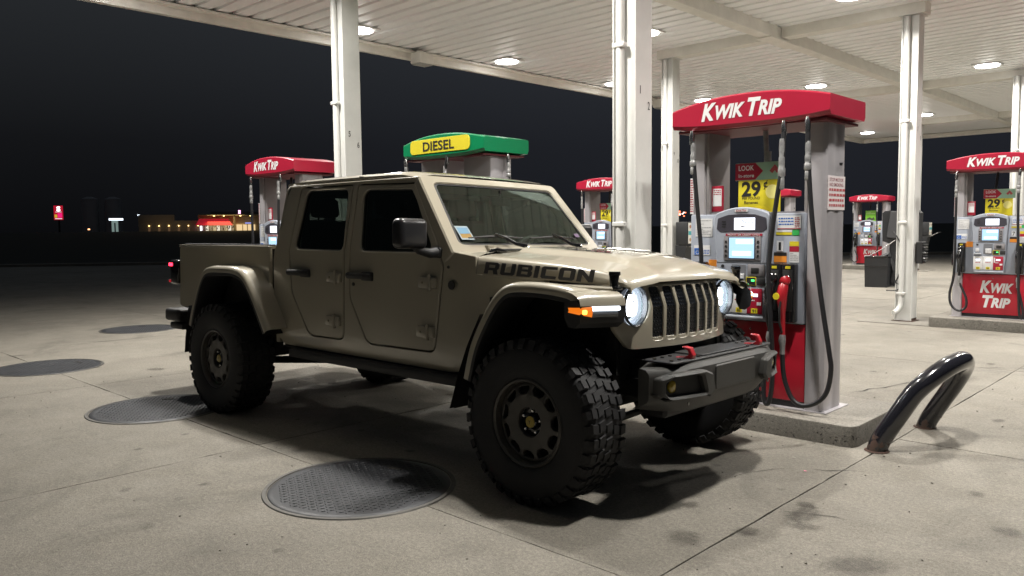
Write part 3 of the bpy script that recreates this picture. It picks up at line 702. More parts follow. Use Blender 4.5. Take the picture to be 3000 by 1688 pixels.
for k in range(7):
    c = (-3 + k) * .1135; bm = B()
    panel(bm, inset(SL[k], -.004), [], gm(-.013), .004, .001, (), (1.10,))
    z = .93
    while z < 1.19:
        for j in (-1, 0, 1):
            yy = c + j * .022 + (.011 if int(z * 1000 / 22) % 2 else 0)
            xx = gx(yy, z) - .016; box(bm, xx - .004, xx + .009, yy - .0085, yy + .0085, z - .003, z + .003)
        z += .021
    obj('grille_slot', rec(bm), MESHM, grille)
    bm = B(); panel(bm, rpoly([(c - .041, .903), (c + .041, .903), (c + .037, .925), (c - .037, .925)], .008), [], gm(-.004), .012, .002); obj('slot_sill', rec(bm), PAINT, grille)
bm = B(); tube(bm, [(gx(y, 1.24) - .004, y, 1.243 - .02 * max(0, abs(y) - .5) * 2) for y in [k * .064 for k in range(-10, 11)]], .007, 6); obj('hood_gap', rec(bm), BLACKI, grille)
# headlights
HLE = glow('lit headlight element', (.90, .95, 1.0), 16.0); HLE2 = glow('headlight ring glow', (.75, .85, 1.0), .8)
REFL = mat('headlight reflector', (.62, .64, .68), .22, .8, emit=(.75, .82, 1.0), es=.10)
LENSG = glass('clear lens', (.88, .90, .93), .02)
for s in (-1, 1):
    cy, cz = s * .515, 1.108; x0 = gx(cy, cz)
    bm = B(); R = lathe(bm, [(.112, -.01), (.100, -.045), (.070, -.085), (.02, -.09)], 'x', 36, (x0, cy, cz)); bm.faces.new(R[-1]); h = obj('headlight', rec(bm), REFL, TR, 40)
    bm = B(); lathe(bm, [(.108, -.012), (.117, .006), (.119, .010), (.113, .018), (.106, .012), (.104, -.012)], 'x', 40, (x0, cy, cz)); obj('bezel', rec(bm), mat('dark bezel', (.06, .06, .065), .25, .5), h, 40)
    bm = B()
    for zz in (-.042, .0, .042): box(bm, x0 - .060, x0 - .030, cy - .040, cy + .040, cz + zz - .017, cz + zz + .017, .006, 2)
    obj('lamp_element', bm, HLE, h)
    bm = B(); lathe(bm, [(.086, -.034), (.093, -.024), (.100, -.030)], 'x', 40, (x0, cy, cz)); obj('light_ring', rec(bm), HLE2, h, 40)
    bm = B(); R = lathe(bm, [(.107, .012), (.085, .026), (.05, .034), (.015, .037)], 'x', 36, (x0, cy, cz)); bm.faces.new(R[-1]); obj('lens', rec(bm), LENSG, h, 60)
# panel behind the grille, radiator support, inner fenders
bm = B(); box(bm, .28, .33, -.62, .62, .86, 1.21); box(bm, .1, .33, -.60, .60, .72, .88); obj('radiator_support', bm, UNDER, TR)
for s in (-1, 1):
    bm = B(); box(bm, -.60, .34, s * .56 - .02, s * .56 + .02, .78, 1.22); obj('inner_fender', bm, UNDER, TR)
bm = B(); box(bm, -.76, .30, -.55, .55, .62, .82, .03, 1); obj('engine_bay', bm, UNDER, TR)

# ---- flares ----
def pathn(P):
    out = []
    for i in range(len(P)):
        a = Vector(P[max(i - 1, 0)]); b = Vector(P[min(i + 1, len(P) - 1)]); t = (b - a).normalized(); out.append(Vector((-t.y, t.x)))
    return out
def densify(P, n=4):
    Q = smoothpath([(a, b, 0) for a, b in P], n); return [(q.x, q.y) for q in Q]
def flare(s, P, yin, name, yout=.972, flip=1):
    P = densify(P); Nn = pathn(P); secs, sec2 = [], []
    for i, (p, n) in enumerate(zip(P, Nn)):
        n = n * flip; e_ = i / (len(P) - 1)
        prof = [(yin(p[0]), -.030 if name == 'front_flare' else .010), (.86, -.002), (.925, .002), (yout - .016, -.006), (yout - .003, -.020), (yout, -.036), (yout - .004, -.056)]
        sw = lambda x, y: x + min(1, max(0, (x - .15) / .21)) * max(0, .95 - y) * .5
        secs.append([(sw(p[0] + n.x * h, y), s * y, p[1] + n.y * h) for y, h in prof])
        prof = [(yout - .005, -.054), (yout - .001, -.060), (yout - .004, -.078), (yout - .03, -.084), (.70, -.080)]
        sec2.append([(sw(p[0] + n.x * h, y), s * y, p[1] + n.y * h) for y, h in prof])
    bm = B(); loft(bm, secs); f = obj(name, rec(bm), PAINT, TR, 50)
    bm = B(); loft(bm, sec2); obj('flare_liner', rec(bm), BLACKP, f, 50)
    return f
FP = [(-.530, .655), (-.47, .86), (-.365, 1.045), (-.27, 1.165), (-.175, 1.225), (-.05, 1.240), (.10, 1.238), (.22, 1.228), (.30, 1.212), (.350, 1.178)]
RP = [(-4.02, .72), (-3.965, .86), (-3.865, 1.06), (-3.76, 1.19), (-3.64, 1.238), (-3.45, 1.246), (-3.22, 1.242), (-3.06, 1.20), (-2.93, 1.08), (-2.80, .91), (-2.70, .765)]
for s in (-1, 1):
    f = flare(s, FP, lambda x: .70 if x > -.3 else .70, 'front_flare')
    # front lamp housing: its face looks forward and outward
    X0 = lambda y: .352 + max(0, .95 - y) * .5 - max(0, y - .95) * .6
    bm = B(); hp = [(-.01, 1.160), (.020, 1.132), (.026, 1.085), (.018, 1.040), (-.02, 1.012), (-.06, 1.015), (-.085, 1.06), (-.085, 1.15)]
    secs = [[(X0(y) + px, s * y, pz) for px, pz in hp] for y in (.974, .962, .93, .86, .80, .745)]
    loft(bm, secs, closed=True, caps=True); lh = obj('lamp_housing', rec(bm), BLACKP, f, 35)
    bm = B(); loft(bm, [[(X0(y) - .07, s * y, 1.205), (X0(y) - .03, s * y, 1.200 - (.006 if y > .94 else 0)), (X0(y) + .000, s * y, 1.186 - (.008 if y > .94 else 0)), (X0(y) + .018, s * y, 1.164), (X0(y) + .026, s * y, 1.130)] for y in (.978, .966, .94, .86, .80, .74)]); obj('flare_nose', rec(bm), PAINT, f, 50)
    def band(name, pts, z0, z1, m, bulge=.006, taper=0.0, par=f):
        bm = B(); secs = []; n = len(pts)
        for i, (px, py) in enumerate(pts):
            k = i / (n - 1); t0 = (1 - k) * taper
            secs.append([(px - .004, s * (py - .002), z1 - t0 * .4), (px + bulge, s * (py + .002), z1 - (z1 - z0) * .3 - t0 * .2), (px + bulge, s * (py + .002), z0 + (z1 - z0) * .3 + t0 * .6), (px - .004, s * (py - .002), z0 + t0)])
        loft(bm, secs); return obj(name, rec(bm), m, par, 50)
    ylist = lambda a, b_, n: [a + (b_ - a) * k / (n - 1) for k in range(n)]
    band('turn_signal', [(.285, .982), (.325, .982), (.355, .978), (.376, .962), (.388, .940), (.398, .925)], 1.072, 1.128, glow('lit amber lens', (1.0, .22, .01), .9), .004, .022)
    bm = B(); box(bm, .368, .388, s * .962 - .012, s * .962 + .012, 1.088, 1.112, .006, 2); obj('amber_bulb', bm, glow('lit amber bulb', (1.0, .42, .05), 5.0), f)
    band('daytime_light', [(X0(y) + .028, y) for y in ylist(.922, .775, 8)], 1.104, 1.128, glow('lit daytime strip', (.85, .92, 1.0), 3.2), .006)
    band('marker_lens', [(X0(y) + .028, y) for y in ylist(.922, .785, 8)], 1.070, 1.103, mat('clear grey lens', (.16, .165, .175), .15, .4), .004)
    # top cap in body colour between flare and hood
    bm = B(); box(bm, -.25, .40, s * .72 - .04, s * .72 + .04, 1.19, 1.225, .01, 1); obj('fender_ledge', bm, PAINT, f)
    # flap behind the wheel
    bm = B(); secs = [[(x, s * y, z) for y in (.60, .80, .962)] for x, z in ((-.36, 1.04), (-.47, .84), (-.535, .66), (-.60, .455))]
    loft(bm, secs); secs = [[(x - .02, s * y, z) for y in (.60, .80, .966)] for x, z in ((-.36, 1.04), (-.47, .84), (-.545, .66), (-.615, .45))]; loft(bm, secs)
    obj('mud_flap', rec(bm), BLACKP, f)
    f = flare(s, RP, lambda x: .78, 'rear_flare')
    bm = B(); secs = [[(x, s * y, z) for y in (.62, .80, .962)] for x, z in ((-3.99, .88), (-4.02, .72), (-4.055, .56), (-4.065, .46))]
    loft(bm, secs); secs = [[(x - .018, s * y, z) for y in (.62, .80, .966)] for x, z in ((-3.99, .88), (-4.03, .72), (-4.065, .56), (-4.08, .455))]; loft(bm, secs); obj('mud_flap', rec(bm), BLACKP, f)

# ---- bed ----
def yo_bed(z): return .795 - (max(0, .8 - z) ** 2) * .8
BD = rpoly([(-4.80, .80), (-4.78, 1.40), (-2.915, 1.405), (-2.915, .63), (-2.62, .63), (-2.66, .72), (-2.78, .90), (-2.91, 1.07), (-3.05, 1.18), (-3.25, 1.21), (-3.65, 1.21), (-3.80, 1.14), (-3.92, .98), (-4.0, .80)], [.04, .03, .02, 0, 0, 0, 0, 0, 0, 0, 0, 0, 0, 0], 4)
BD = rpoly([(-4.54, .84), (-4.52, 1.40), (-2.945, 1.405), (-2.945, .98), (-3.05, 1.17), (-3.25, 1.21), (-3.65, 1.21), (-3.80, 1.14), (-3.92, .98), (-4.0, .80)], [.04, .03, .02, 0, .02, .03, .03, .03, .02, 0], 4)
for s in (-1, 1):
    bm = B(); panel(bm, BD, [], lambda u, v, d: Vector((u, s * (yo_bed(v) - d), v)), .03, .008, (-4.4, -3.6, -3.2), (1.0, 1.2, 1.33)); obj('bed_side', rec(bm), PAINT, TR, 40)
    bm = B(); box(bm, -4.53, -2.95, s * .762 - .034, s * .762 + .034, 1.392, 1.418, .008, 2); obj('bed_rail', bm, PAINT, TR, 40)
    bm = B(); box(bm, -4.50, -2.97, s * .735 - .020, s * .735 + .020, 1.415, 1.430, .005, 2); obj('rail_cap', bm, mat('satin rail cap', (.10, .10, .11), .3, .4), TR)
    bm = B(); box(bm, -4.50, -2.93, s * .70 - .01, s * .70 + .01, .85, 1.40); obj('bed_liner', bm, BLACKP, TR)
    # lamp
    bm = B(); box(bm, -4.655, -4.515, s * .765 - .068, s * .765 + .068, 1.045, 1.275, .022, 3); tl = obj('tail_light', bm, BLACKG, TR, 40)
    bm = B(); box(bm, -4.664, -4.590, s * .777 - .062, s * .777 + .062, 1.215, 1.245, .006, 2); obj('tail_lamp_lens', bm, glow('lit red lamp', (1.0, .02, .05), 7.0), tl)
    bm = B(); box(bm, -4.668, -4.640, s * .777 - .061, s * .777 + .061, 1.06, 1.085, .005, 2); obj('reflector', bm, glow('dim red reflector', (1.0, .02, .04), .35), tl)
bm = B(); box(bm, -4.58, -4.53, -.70, .70, .84, 1.41, .01, 2); obj('tailgate', bm, PAINT, TR, 40)
bm = B(); box(bm, -4.53, -2.93, -.70, .70, .83, .87); box(bm, -2.945, -2.925, -.70, .70, .85, 1.41, .004, 1); obj('bed_floor', bm, BLACKP, TR)
bm = B(); box(bm, -4.86, -4.58, -.80, .80, .68, .80, .03, 3); box(bm, -4.84, -4.58, -.76, .76, .60, .665, .02, 2); obj('rear_bumper', bm, BLACKP, TR, 40)

# ---- sill rails, underbody ----
for s in (-1, 1):
    bm = B(); box(bm, -2.66, -.55, s * .765 - .045, s * .765 + .045, .545, .612, .015, 2); box(bm, -2.62, -.55, s * .72 - .03, s * .72 + .03, .60, .635); obj('rock_rail', bm, BLACKP, TR, 40)
    bm = B(); box(bm, -4.75, .45, s * .42 - .045, s * .42 + .045, .58, .70, .01, 1); obj('frame_rail', bm, UNDER, TR)
    bm = B(); tube(bm, [(WB, s * .48, .40), (-2.45, s * .40, .50)], .032, 8); tube(bm, [(0, s * .45, .42), (-.95, s * .38, .55)], .03, 8); obj('control_arm', rec(bm), UNDER, TR, 40)
    bm = B(); tube(bm, [(.02, s * .50, .42), (.02, s * .42, 1.02)], .065, 12); tube(bm, [(.13, s * .55, .40), (.10, s * .50, 1.05)], .030, 10); obj('spring', rec(bm), UNDER, TR, 40)
    bm = B(); tube(bm, [(WB - .15, s * .52, .36), (WB - .05, s * .45, .95)], .032, 10); tube(bm, [(WB, s * .40, .5), (WB, s * .40, .85)], .06, 12); obj('shock', rec(bm), UNDER, TR, 40)
bm = B(); tube(bm, [(0, -.72, .47), (0, .72, .47)], .045, 12); tube(bm, [(0, .12, .47), (0, .22, .47), (0, .32, .47), (0, .42, .47)], [.06, .13, .13, .06], 14); tube(bm, [(.17, -.62, .40), (.17, .62, .45)], .022, 10); tube(bm, [(.10, -.5, .52), (.10, .45, .60)], .024, 8); obj('front_axle', rec(bm), UNDER, TR, 40)
bm = B(); tube(bm, [(WB, -.72, .47), (WB, .72, .47)], .045, 12); tube(bm, [(WB, -.20, .47), (WB, -.1, .47), (WB, .1, .47), (WB, .20, .47)], [.06, .14, .14, .06], 14); tube(bm, [(WB, 0, .48), (-1.7, .08, .56)], .035, 10); obj('rear_axle', rec(bm), UNDER, TR, 40)
bm = B(); box(bm, -2.1, -1.0, -.25, .25, .50, .64, .04, 2); box(bm, -2.55, -1.7, .24, .50, .47, .62, .05, 2); box(bm, -1.55, -1.35, -.55, .55, .52, .60, .02, 1); box(bm, -4.4, -4.1, -.5, .3, .52, .68, .05, 2); obj('skid_plate', bm, UNDER, TR, 40)

# ---- front bumper ----
def bxf(y):
    a = abs(y); return .745 - (0 if a < .40 else (a - .40) * .28 + max(0, a - .62) * .30)
ys = [-.79, -.775, -.70, -.60, -.50, -.42, -.34, -.2, 0, .2, .34, .42, .50, .60, .70, .775, .79]; secs = []
for y in ys:
    y *= .918
    a = abs(y); xf = bxf(y); zt = .818 if a < .43 else .818 - min(1, (a - .43) / .12) * .018; zb = .545 if a < .5 else .545 + (a - .5) * .18
    k = 1; xb = .46 + max(0, a - .50) * .42
    xf2 = xb + (xf - xb) * (.93 if a > .74 else 1)
    secs.append([(xb, y, zb + .02), (xb, y, zt - .01), (xf2 - .06, y, zt), (xf2 - .022, y, zt - .006), (xf2 - .002, y, zt - .028), (xf2, y, zt - .05), (xf2 - .002, y, .64), (xf2 - .012, y, .622), (xf2 - .075, y, zb), (xf2 - .10, y, zb - .004)])
bm = B(); loft(bm, secs, closed=True, caps=True); bp_ = obj('front_bumper', rec(bm), BUMP, TR, 35)
bm = B(); panel(bm, rpoly([(-.60, .50), (.60, .50), (.60, .69), (.34, .705), (-.34, .705), (-.60, .69)], .03, 3), [], lambda u, v, d: Vector((v, u, .829 - d)), .012, .004); dk = obj('bumper_deck', rec(bm), BLACKP, bp_, 40)
bm = B()
for y in (-.56, -.48, -.40, -.30, -.17, 0, .17, .30, .40, .48, .56):
    for xx in ((.67,) if abs(y) < .35 else (.55, .655)): disc(bm, .011, (xx, y, .829), 'z', 8, .007)
obj('deck_bolts', rec(bm), BLACKG, dk)
bm = B(); box(bm, .50, .68, -.27, .27, .830, .838, .003, 1); obj('winch_cover', bm, BLACKP, dk)
# centre plate
pm = lambda dn: (lambda u, v, d: Vector((bxf(u) + dn - d, u, v)))
bm = B(); panel(bm, rpoly([(-.245, .645), (.245, .645), (.245, .785), (-.245, .785)], .022, 4), [], pm(.008), .012, .006); obj('licence_mount', rec(bm), BUMP, bp_, 40)
FOG = glow('yellow fog lens', (.9, .62, .04), .12); FOG = mat('yellow fog glass', (.34, .24, .012), .12, coat=1.0)
for s in (-1, 1):
    # winged surround, proud of the bumper, with a deep fog pocket
    O_ = rpoly([(s * .30, .665), (s * .33, .755), (s * .41, .782), (s * .64, .772), (s * .705, .752), (s * .705, .650), (s * .64, .628), (s * .35, .628)], [.02, .02, .02, .03, .02, .02, .03, .02], 4)
    H_ = rpoly([(s * .40, .655), (s * .43, .752), (s * .63, .750), (s * .665, .728), (s * .665, .672), (s * .64, .650)], .012, 4)
    bm = B(); panel(bm, O_, [H_], pm(.042), .046, .012, (s * .5, s * .62)); w = obj('fog_light_surround', rec(bm), BUMP, bp_, 35)
    bm = B(); panel(bm, inset(H_, -.004), [], pm(.0035), .004, .001, (s * .5, s * .62)); obj('fog_pocket', rec(bm), BLACKP, w)
    bm = B(); xx = bxf(.62) ; R = lathe(bm, [(.037, -.01), (.037, .004), (.030, .012), (.012, .016)], 'x', 24, (xx, s * .60, .702)); bm.faces.new(R[-1]); bm.faces.new(R[0][::-1]); obj('fog_light', rec(bm), FOG, w, 50)
    # tow hook
    bm = B(); pts = [(.60, .820), (.715, .820), (.722, .86), (.70, .905), (.655, .912), (.645, .898), (.682, .888), (.692, .862), (.66, .845), (.60, .842)]
    panel(bm, rpoly([(.66 + (a - .66) * .88, .82 + (b - .82) * .88) for a, b in pts], .008, 3), [], lambda u, v, d: Vector((u - .015, s * (.43 - .017) + d, v - .005)), .034, .004); obj('tow_hook', rec(bm), REDM, bp_, 40)
    bm = B(); disc(bm, .010, (bxf(.5) + .002, s * .49, .60), 'x', 10, .004); obj('bumper_bolt', rec(bm), BLACKG, bp_)
bm = B(); box(bm, .42, .60, -.52, .52, .50, .60, .02, 1); box(bm, .3, .5, -.45, .45, .60, .80); obj('skid_bar', bm, BLACKP, TR)

# ---- mirrors ----
for s in (-1, 1):
    my = s * .985; n0 = set(bpy.data.objects)
    bm = B(); tube(bm, [(-.93, s * .775, 1.395), (-.93, s * .86, 1.385), (-.955, s * .93, 1.405), (-.965, s * .955, 1.44)], [.035, .030, .026, .03], 12); box(bm, -1.0, -.89, s * .79 - .02, s * .79 + .02, 1.355, 1.425, .018, 3); m_o = obj('mirror', rec(bm), BLACKP, TR, 40)
    bm = B(); box(bm, -1.02, -.91, my - .125, my + .105, 1.415, 1.605, .038, 4); obj('mirror_housing', bm, mat('satin black housing', (.022, .022, .024), .28), m_o, 50)
    bm = B(); box(bm, -1.026, -1.019, my - .095, my + .080, 1.44, 1.58, .002, 1); obj('mirror_glass', bm, CHROME, m_o)
    if s > 0: m_o.location = (-.13, -.05, .0)

# ---- interior ----
def seat(x, y):
    bm = B(); box(bm, x - .24, x + .24, y - .24, y + .24, .98, 1.10, .05, 3); st = obj('seat', bm, SEAT, TR, 50)
    Mt = Matrix.Translation((x - .26, y, 1.08)) @ Matrix.Rotation(-.20, 4, 'Y')
    bm = B(); box(bm, -.06, .06, -.23, .23, 0, .56, .05, 3, Mt); obj('backrest', bm, SEAT, st, 50)
    bm = B(); box(bm, -.045, .045, -.13, .13, .585, .745, .035, 3, Mt); tube(bm, [Mt @ Vector((0, -.07, .5)), Mt @ Vector((0, -.07, .62))], .008, 6); tube(bm, [Mt @ Vector((0, .07, .5)), Mt @ Vector((0, .07, .62))], .008, 6); obj('headrest', rec(bm), SEAT, st, 50)
for x, y in ((-1.52, -.38), (-1.52, .38), (-2.38, -.38), (-2.38, .38)): seat(x, y)
bm = B(); box(bm, -1.10, -.86, -.70, .70, 1.10, 1.385, .05, 3); box(bm, -1.15, -1.05, -.66, .66, 1.02, 1.34, .03, 2); obj('dashboard', bm, SEAT, TR, 50)
bm = B(); Ms = Matrix.Translation((-1.22, .38, 1.34)) @ Matrix.Rotation(-1.05, 4, 'Y')
ring = [Ms @ Vector((.185 * math.cos(2 * PI * k / 28), .185 * math.sin(2 * PI * k / 28), 0)) for k in range(29)]; tube(bm, ring, .015, 8, False)
for a in (0, 2.3, -2.3): tube(bm, [Ms @ Vector((0, 0, -.01)), Ms @ Vector((.18 * math.cos(a), .18 * math.sin(a), 0))], .014, 6)
tube(bm, [Ms @ Vector((0, 0, 0)), Ms @ Vector((0, 0, -.2))], .04, 10); obj('steering_wheel', rec(bm), mat('grey steering wheel', (.08, .08, .08), .5), TR, 50)
bm = B()
for s in (-1, 1): tube(bm, [(-1.9, s * .66, .7), (-1.9, s * .63, 1.55), (-1.9, s * .58, 1.83)], .035, 10); tube(bm, [(-1.25, s * .58, 1.83), (-2.75, s * .58, 1.83)], .035, 10)
tube(bm, [(-1.9, -.58, 1.83), (-1.9, .58, 1.83)], .035, 10); tube(bm, [(-2.72, -.58, 1.83), (-2.74, -.62, 1.0)], .03, 8); tube(bm, [(-2.72, .58, 1.83), (-2.74, .62, 1.0)], .03, 8); obj('roll_cage', rec(bm), SEAT, TR, 50)
bm = B(); box(bm, -1.14, -1.115, -.11, .11, 1.72, 1.785, .012, 3); tube(bm, [(-1.12, 0, 1.78), (-1.13, 0, 1.83)], .01, 6); obj('rear_view_mirror', rec(bm), BLACKG, TR, 50)
bm = B(); box(bm, -.015, .015, -.055, .055, -.045, .045); bm.free()
# small windshield stickers
Wst = wsmap(-.026)
def wsticker(u0, u1, v0, v1, nm, m, dn=-.026):
    bm = B(); F = wsmap(dn); bm.faces.new([bm.verts.new(F(u, v, 0)) for u, v in ((u0, v0), (u1, v0), (u1, v1), (u0, v1))]); return obj(nm, bm, m, wf)
wsticker(-.655, -.545, .175, .345, 'picture_sticker', mat('pale sticker', (.24, .30, .33), .6), -.004)
wsticker(-.645, -.555, .245, .325, 'sticker_sky', mat('sticker blue', (.10, .22, .33), .6), -.0035)
wsticker(-.645, -.555, .195, .25, 'sticker_field', mat('sticker ochre', (.26, .15, .02), .6), -.0035)
wsticker(.56, .62, .22, .27, 'toll_sticker', mat('sticker magenta', (.12, .08, .14), .6), -.004)

# ---- wheels ----
def build_wheel(parent, x, s):
    RZ = .470; yc = s * .842
    # rim (outer face on the -y side for s = -1)
    o = -1      # build facing -y, mirrored by a half turn for the left side
    bm = B(); lathe(bm, [(.250, -.128), (.249, -.146), (.241, -.152), (.230, -.146), (.224, -.130), (.221, -.08), (.215, .11), (.235, .125), (.245, .12)], 'y', 48)
    holes = []
    nh = 11
    for k in range(nh):
        a = 2 * PI * k / nh + .1; da = 2 * PI / nh * .5
        pts = [(.206, -da * .72), (.206, da * .72), (.182, da * .76), (.160, da * .42), (.160, -da * .42), (.182, -da * .76)]
        holes.append(rpoly([(r * math.cos(a + t), r * math.sin(a + t)) for r, t in pts], .010, 3))
    def rmap(u, v, d):
        r = math.hypot(u, v); y = -.108 - .022 * max(0, 1 - abs(r - .13) / .09); return Vector((u, y + d, v))
    panel(bm, circ(0, 0, .224, 66), holes + [circ(0, 0, .082, 33)], rmap, .03, .004)
    rim = obj('wheel', rec(bm), RIMM, parent, 35)
    bm = B(); R = lathe(bm, [(.220, -.03), (.02, -.03)], 'y', 40); bm.faces.new(R[-1]); obj('brake_drum', rec(bm), UNDER, rim)
    bm = B(); R = lathe(bm, [(.086, -.088), (.086, -.078), (.050, -.076), (.044, -.088), (.036, -.108), (.033, -.110)], 'y', 32); bm.faces.new(R[-1]); obj('hub', rec(bm), BLACKG, rim, 40)
    bm = B(); R = lathe(bm, [(.033, -.1105), (.030, -.1145), (.012, -.1155)], 'y', 24); bm.faces.new(R[-1]); obj('centre_cap', rec(bm), mat('yellow centre cap', (.34, .25, .03), .4), rim, 40)
    bm = B(); lettering(bm, [('Y', 1)], (0, -.1165, 0), (1, 0, 0), (0, 0, 1), .03, .02, width=.016); obj('cap_mark', rec(bm), BLACKI, rim)
    for k in range(5):
        a = 2 * PI * k / 5 + .2; bm = B(); tube(bm, [(.063 * math.cos(a), -.076, .063 * math.sin(a)), (.063 * math.cos(a), -.100, .063 * math.sin(a)), (.063 * math.cos(a), -.104, .063 * math.sin(a))], [.0105, .010, .006], 6); obj('lug_nut', rec(bm), CHROME, rim)
    # tyre
    bm = B(); lathe(bm, [(.246, -.122), (.251, -.146), (.268, -.156), (.31, -.163), (.36, -.166), (.40, -.160), (.432, -.148), (.448, -.128), (.452, -.07), (.453, 0), (.452, .07), (.448, .128), (.432, .148), (.40, .160), (.36, .166), (.31, .163), (.268, .156), (.251, .146), (.246, .122)], 'y', 64); ty_ = obj('tyre', rec(bm), RUBBER, rim, 50)
    bm = B(); nl = 36
    def lug(a0, a1, y0, y1, r0, r1, sk=0.0, taper=.88):
        vs = []
        for r, tp in ((r0, 1.0), (r1, taper)):
            for a, y in ((a0, y0), (a1, y0), (a1, y1), (a0, y1)):
                am, ym = (a0 + a1) / 2, (y0 + y1) / 2; aa = am + (a - am) * tp + sk * (y - ym); yy = ym + (y - ym) * tp
                vs.append(bm.verts.new((r * math.cos(aa), yy, r * math.sin(aa))))
        for q in ((4, 5, 6, 7), (0, 1, 5, 4), (1, 2, 6, 5), (2, 3, 7, 6), (3, 0, 4, 7)): bm.faces.new([vs[i] for i in q])
    for k in range(nl):
        a = 2 * PI * k / nl; w = 2 * PI / nl
        e_ = .010 if k % 2 else 0
        for sg in (-1, 1):
            aa = a + (0 if sg < 0 else w * .5)
            lug(aa + w * .10, aa + w * .76, *sorted((sg * (.152 - e_), sg * .098)), .445, .465, sg * .35)
            # shoulder lug folding onto the sidewall
            vs = []
            for r, y in ((.462, .148 - e_), (.462, .150 - e_), (.425, .160), (.40, .168)):
                pass
            P0 = [(.460, .150 - e_ * .6), (.440, .160), (.416, .167), (.410, .158), (.44, .148)]
            A = [bm.verts.new((r * math.cos(aa + w * .12), sg * y, r * math.sin(aa + w * .12))) for r, y in P0]; Bv = [bm.verts.new((r * math.cos(aa + w * .66), sg * y, r * math.sin(aa + w * .66))) for r, y in P0]
            for q in range(4): bm.faces.new((A[q], A[q + 1], Bv[q + 1], Bv[q]))
            bm.faces.new(A); bm.faces.new(Bv)
            lug(aa + w * .18, aa + w * .86, *sorted((sg * .088, sg * .034)), .445, .463, -sg * .55)
        lug(a + w * .05, a + w * .62, -.026, .030, .445, .463, .45)
    obj('tread_blocks', rec(bm), RUBBER, ty_ if False else rim, kind='stuff')
    rim.location = (x, yc, RZ - .006)
    if s > 0: rim.rotation_euler = (0, 0, PI)
    return rim
w0 = build_wheel(TR, 0, -1)
for x, s, r in ((WB, -1, .5), (0, 1, 1.1), (WB, 1, 2.0)):
    w = copy_tree(w0, TR); w.location = (x, s * .842, .460 + (.036 if s > 0 else 0)); w.rotation_euler = (0, r, PI if s > 0 else 0)

# =====================================================================
# FUEL PUMPS  (local: x along the face, the face looks to -y; heights measured from the forecourt, base on the island top)
# =====================================================================
ISL = .15
SCR = glow('lit screen blue', (.45, .72, 1.0), 1.25); SCRW = glow('lit screen white', (.80, .90, 1.0), 1.6); LCDM = glow('lit price display', (.86, .90, 1.0), 1.9)
def put(parent, name, m, x0, x1, y0, y1, z0, z1, bev=.0, **k):
    bm = B(); box(bm, x0, x1, y0, y1, z0, z1, bev, 2); return obj(name, bm, m, parent, 40 if bev else None, **k)
def decal(parent, name, m, x0, x1, z0, z1, y=-.2035, th=.002, **k): return put(parent, name, m, x0, x1, y - th, y, z0, z1, **k)
def printlines(parent, x0, x1, z0, z1, n, y, m=None, seed=0, name='small_print'):
    r = random.Random(seed); bm = B(); h = (z1 - z0) / n
    for i in range(n):
        x = x0
        zt = z1 - i * h
        while x < x1 - .004:
            w = r.uniform(.008, .026); xe = min(x + w, x1); vs = [bm.verts.new(p) for p in ((x, y, zt - h * .62), (xe, y, zt - h * .62), (xe, y, zt - h * .15), (x, y, zt - h * .15))]; bm.faces.new(vs); x = xe + .004
            if r.random() < .12: break
    obj(name, bm, m or BLACKI, parent)
def header(t, green=False, text=True, xo=0.0):
    m = GREEN if green else RED; secs = []; n = 24; hx, hy = .640, .33
    def zt(f): return 2.462 + .075 * (1 - abs(f) ** 2.2)
    def zb(f): return 2.318 - .030 * (1 - abs(f) ** 3)
    for k in range(n + 1):
        f = -1 + 2 * k / n; x = xo + f * hx; yf = -hy - .025 * (1 - f * f)
        if abs(f) > .97: pass
        a, b = zt(f), zb(f); tilt = .018
        secs.append([(x, yf + tilt, b), (x, yf, b + .03), (x, yf - .0, a - .012), (x, yf + .010, a), (x, hy - .010, a - (.0)), (x, hy, a - .012), (x, hy, b + .03), (x, hy - tilt, b)])
    # solid ends
    bm = B(); loft(bm, secs, closed=True, caps=True); h = obj('sign_header', rec(bm), m, t, 22)
    if text and not green:
        def lf(s_, q): f = (s_ + -.02) / hx; return Vector((xo + s_ - .035, -hy - .025 * (1 - f * f) - .003, 2.432 + q - .012 * abs(f)))
        bm = B(); lettering(bm, KWIK, (0, 0, 0), (1, 0, 0), (0, 0, 1), .178, .040, .28, width=.66, gap=.012, lift=lf); obj('sign_lettering', rec(bm), WHITEP, h)
    if green:
        bm = B(); panel(bm, rpoly([(-.50, 2.345), (.45, 2.345), (.45, 2.495), (-.50, 2.495)], .055, 6), [], lambda u, v, d: Vector((xo + u, -hy - .025 * (1 - (u / hx) ** 2) - .008 + d, v)), .008, .002, (-.25, 0, .25)); obj('sign_panel', rec(bm), YELLOW, h)
        def lf(s_, q): return Vector((xo + s_ - .02, -hy - .025 * (1 - (s_ / hx) ** 2) - .0105, 2.42 + q))
        bm = B(); lettering(bm, [('DIESEL', 1)], (0, 0, 0), (1, 0, 0), (0, 0, 1), .135, .02, 0, width=.50, lift=lf); obj('sign_lettering', rec(bm), BLACKI, h)
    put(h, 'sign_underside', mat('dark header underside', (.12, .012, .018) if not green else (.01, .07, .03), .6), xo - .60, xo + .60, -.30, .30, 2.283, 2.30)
    return h
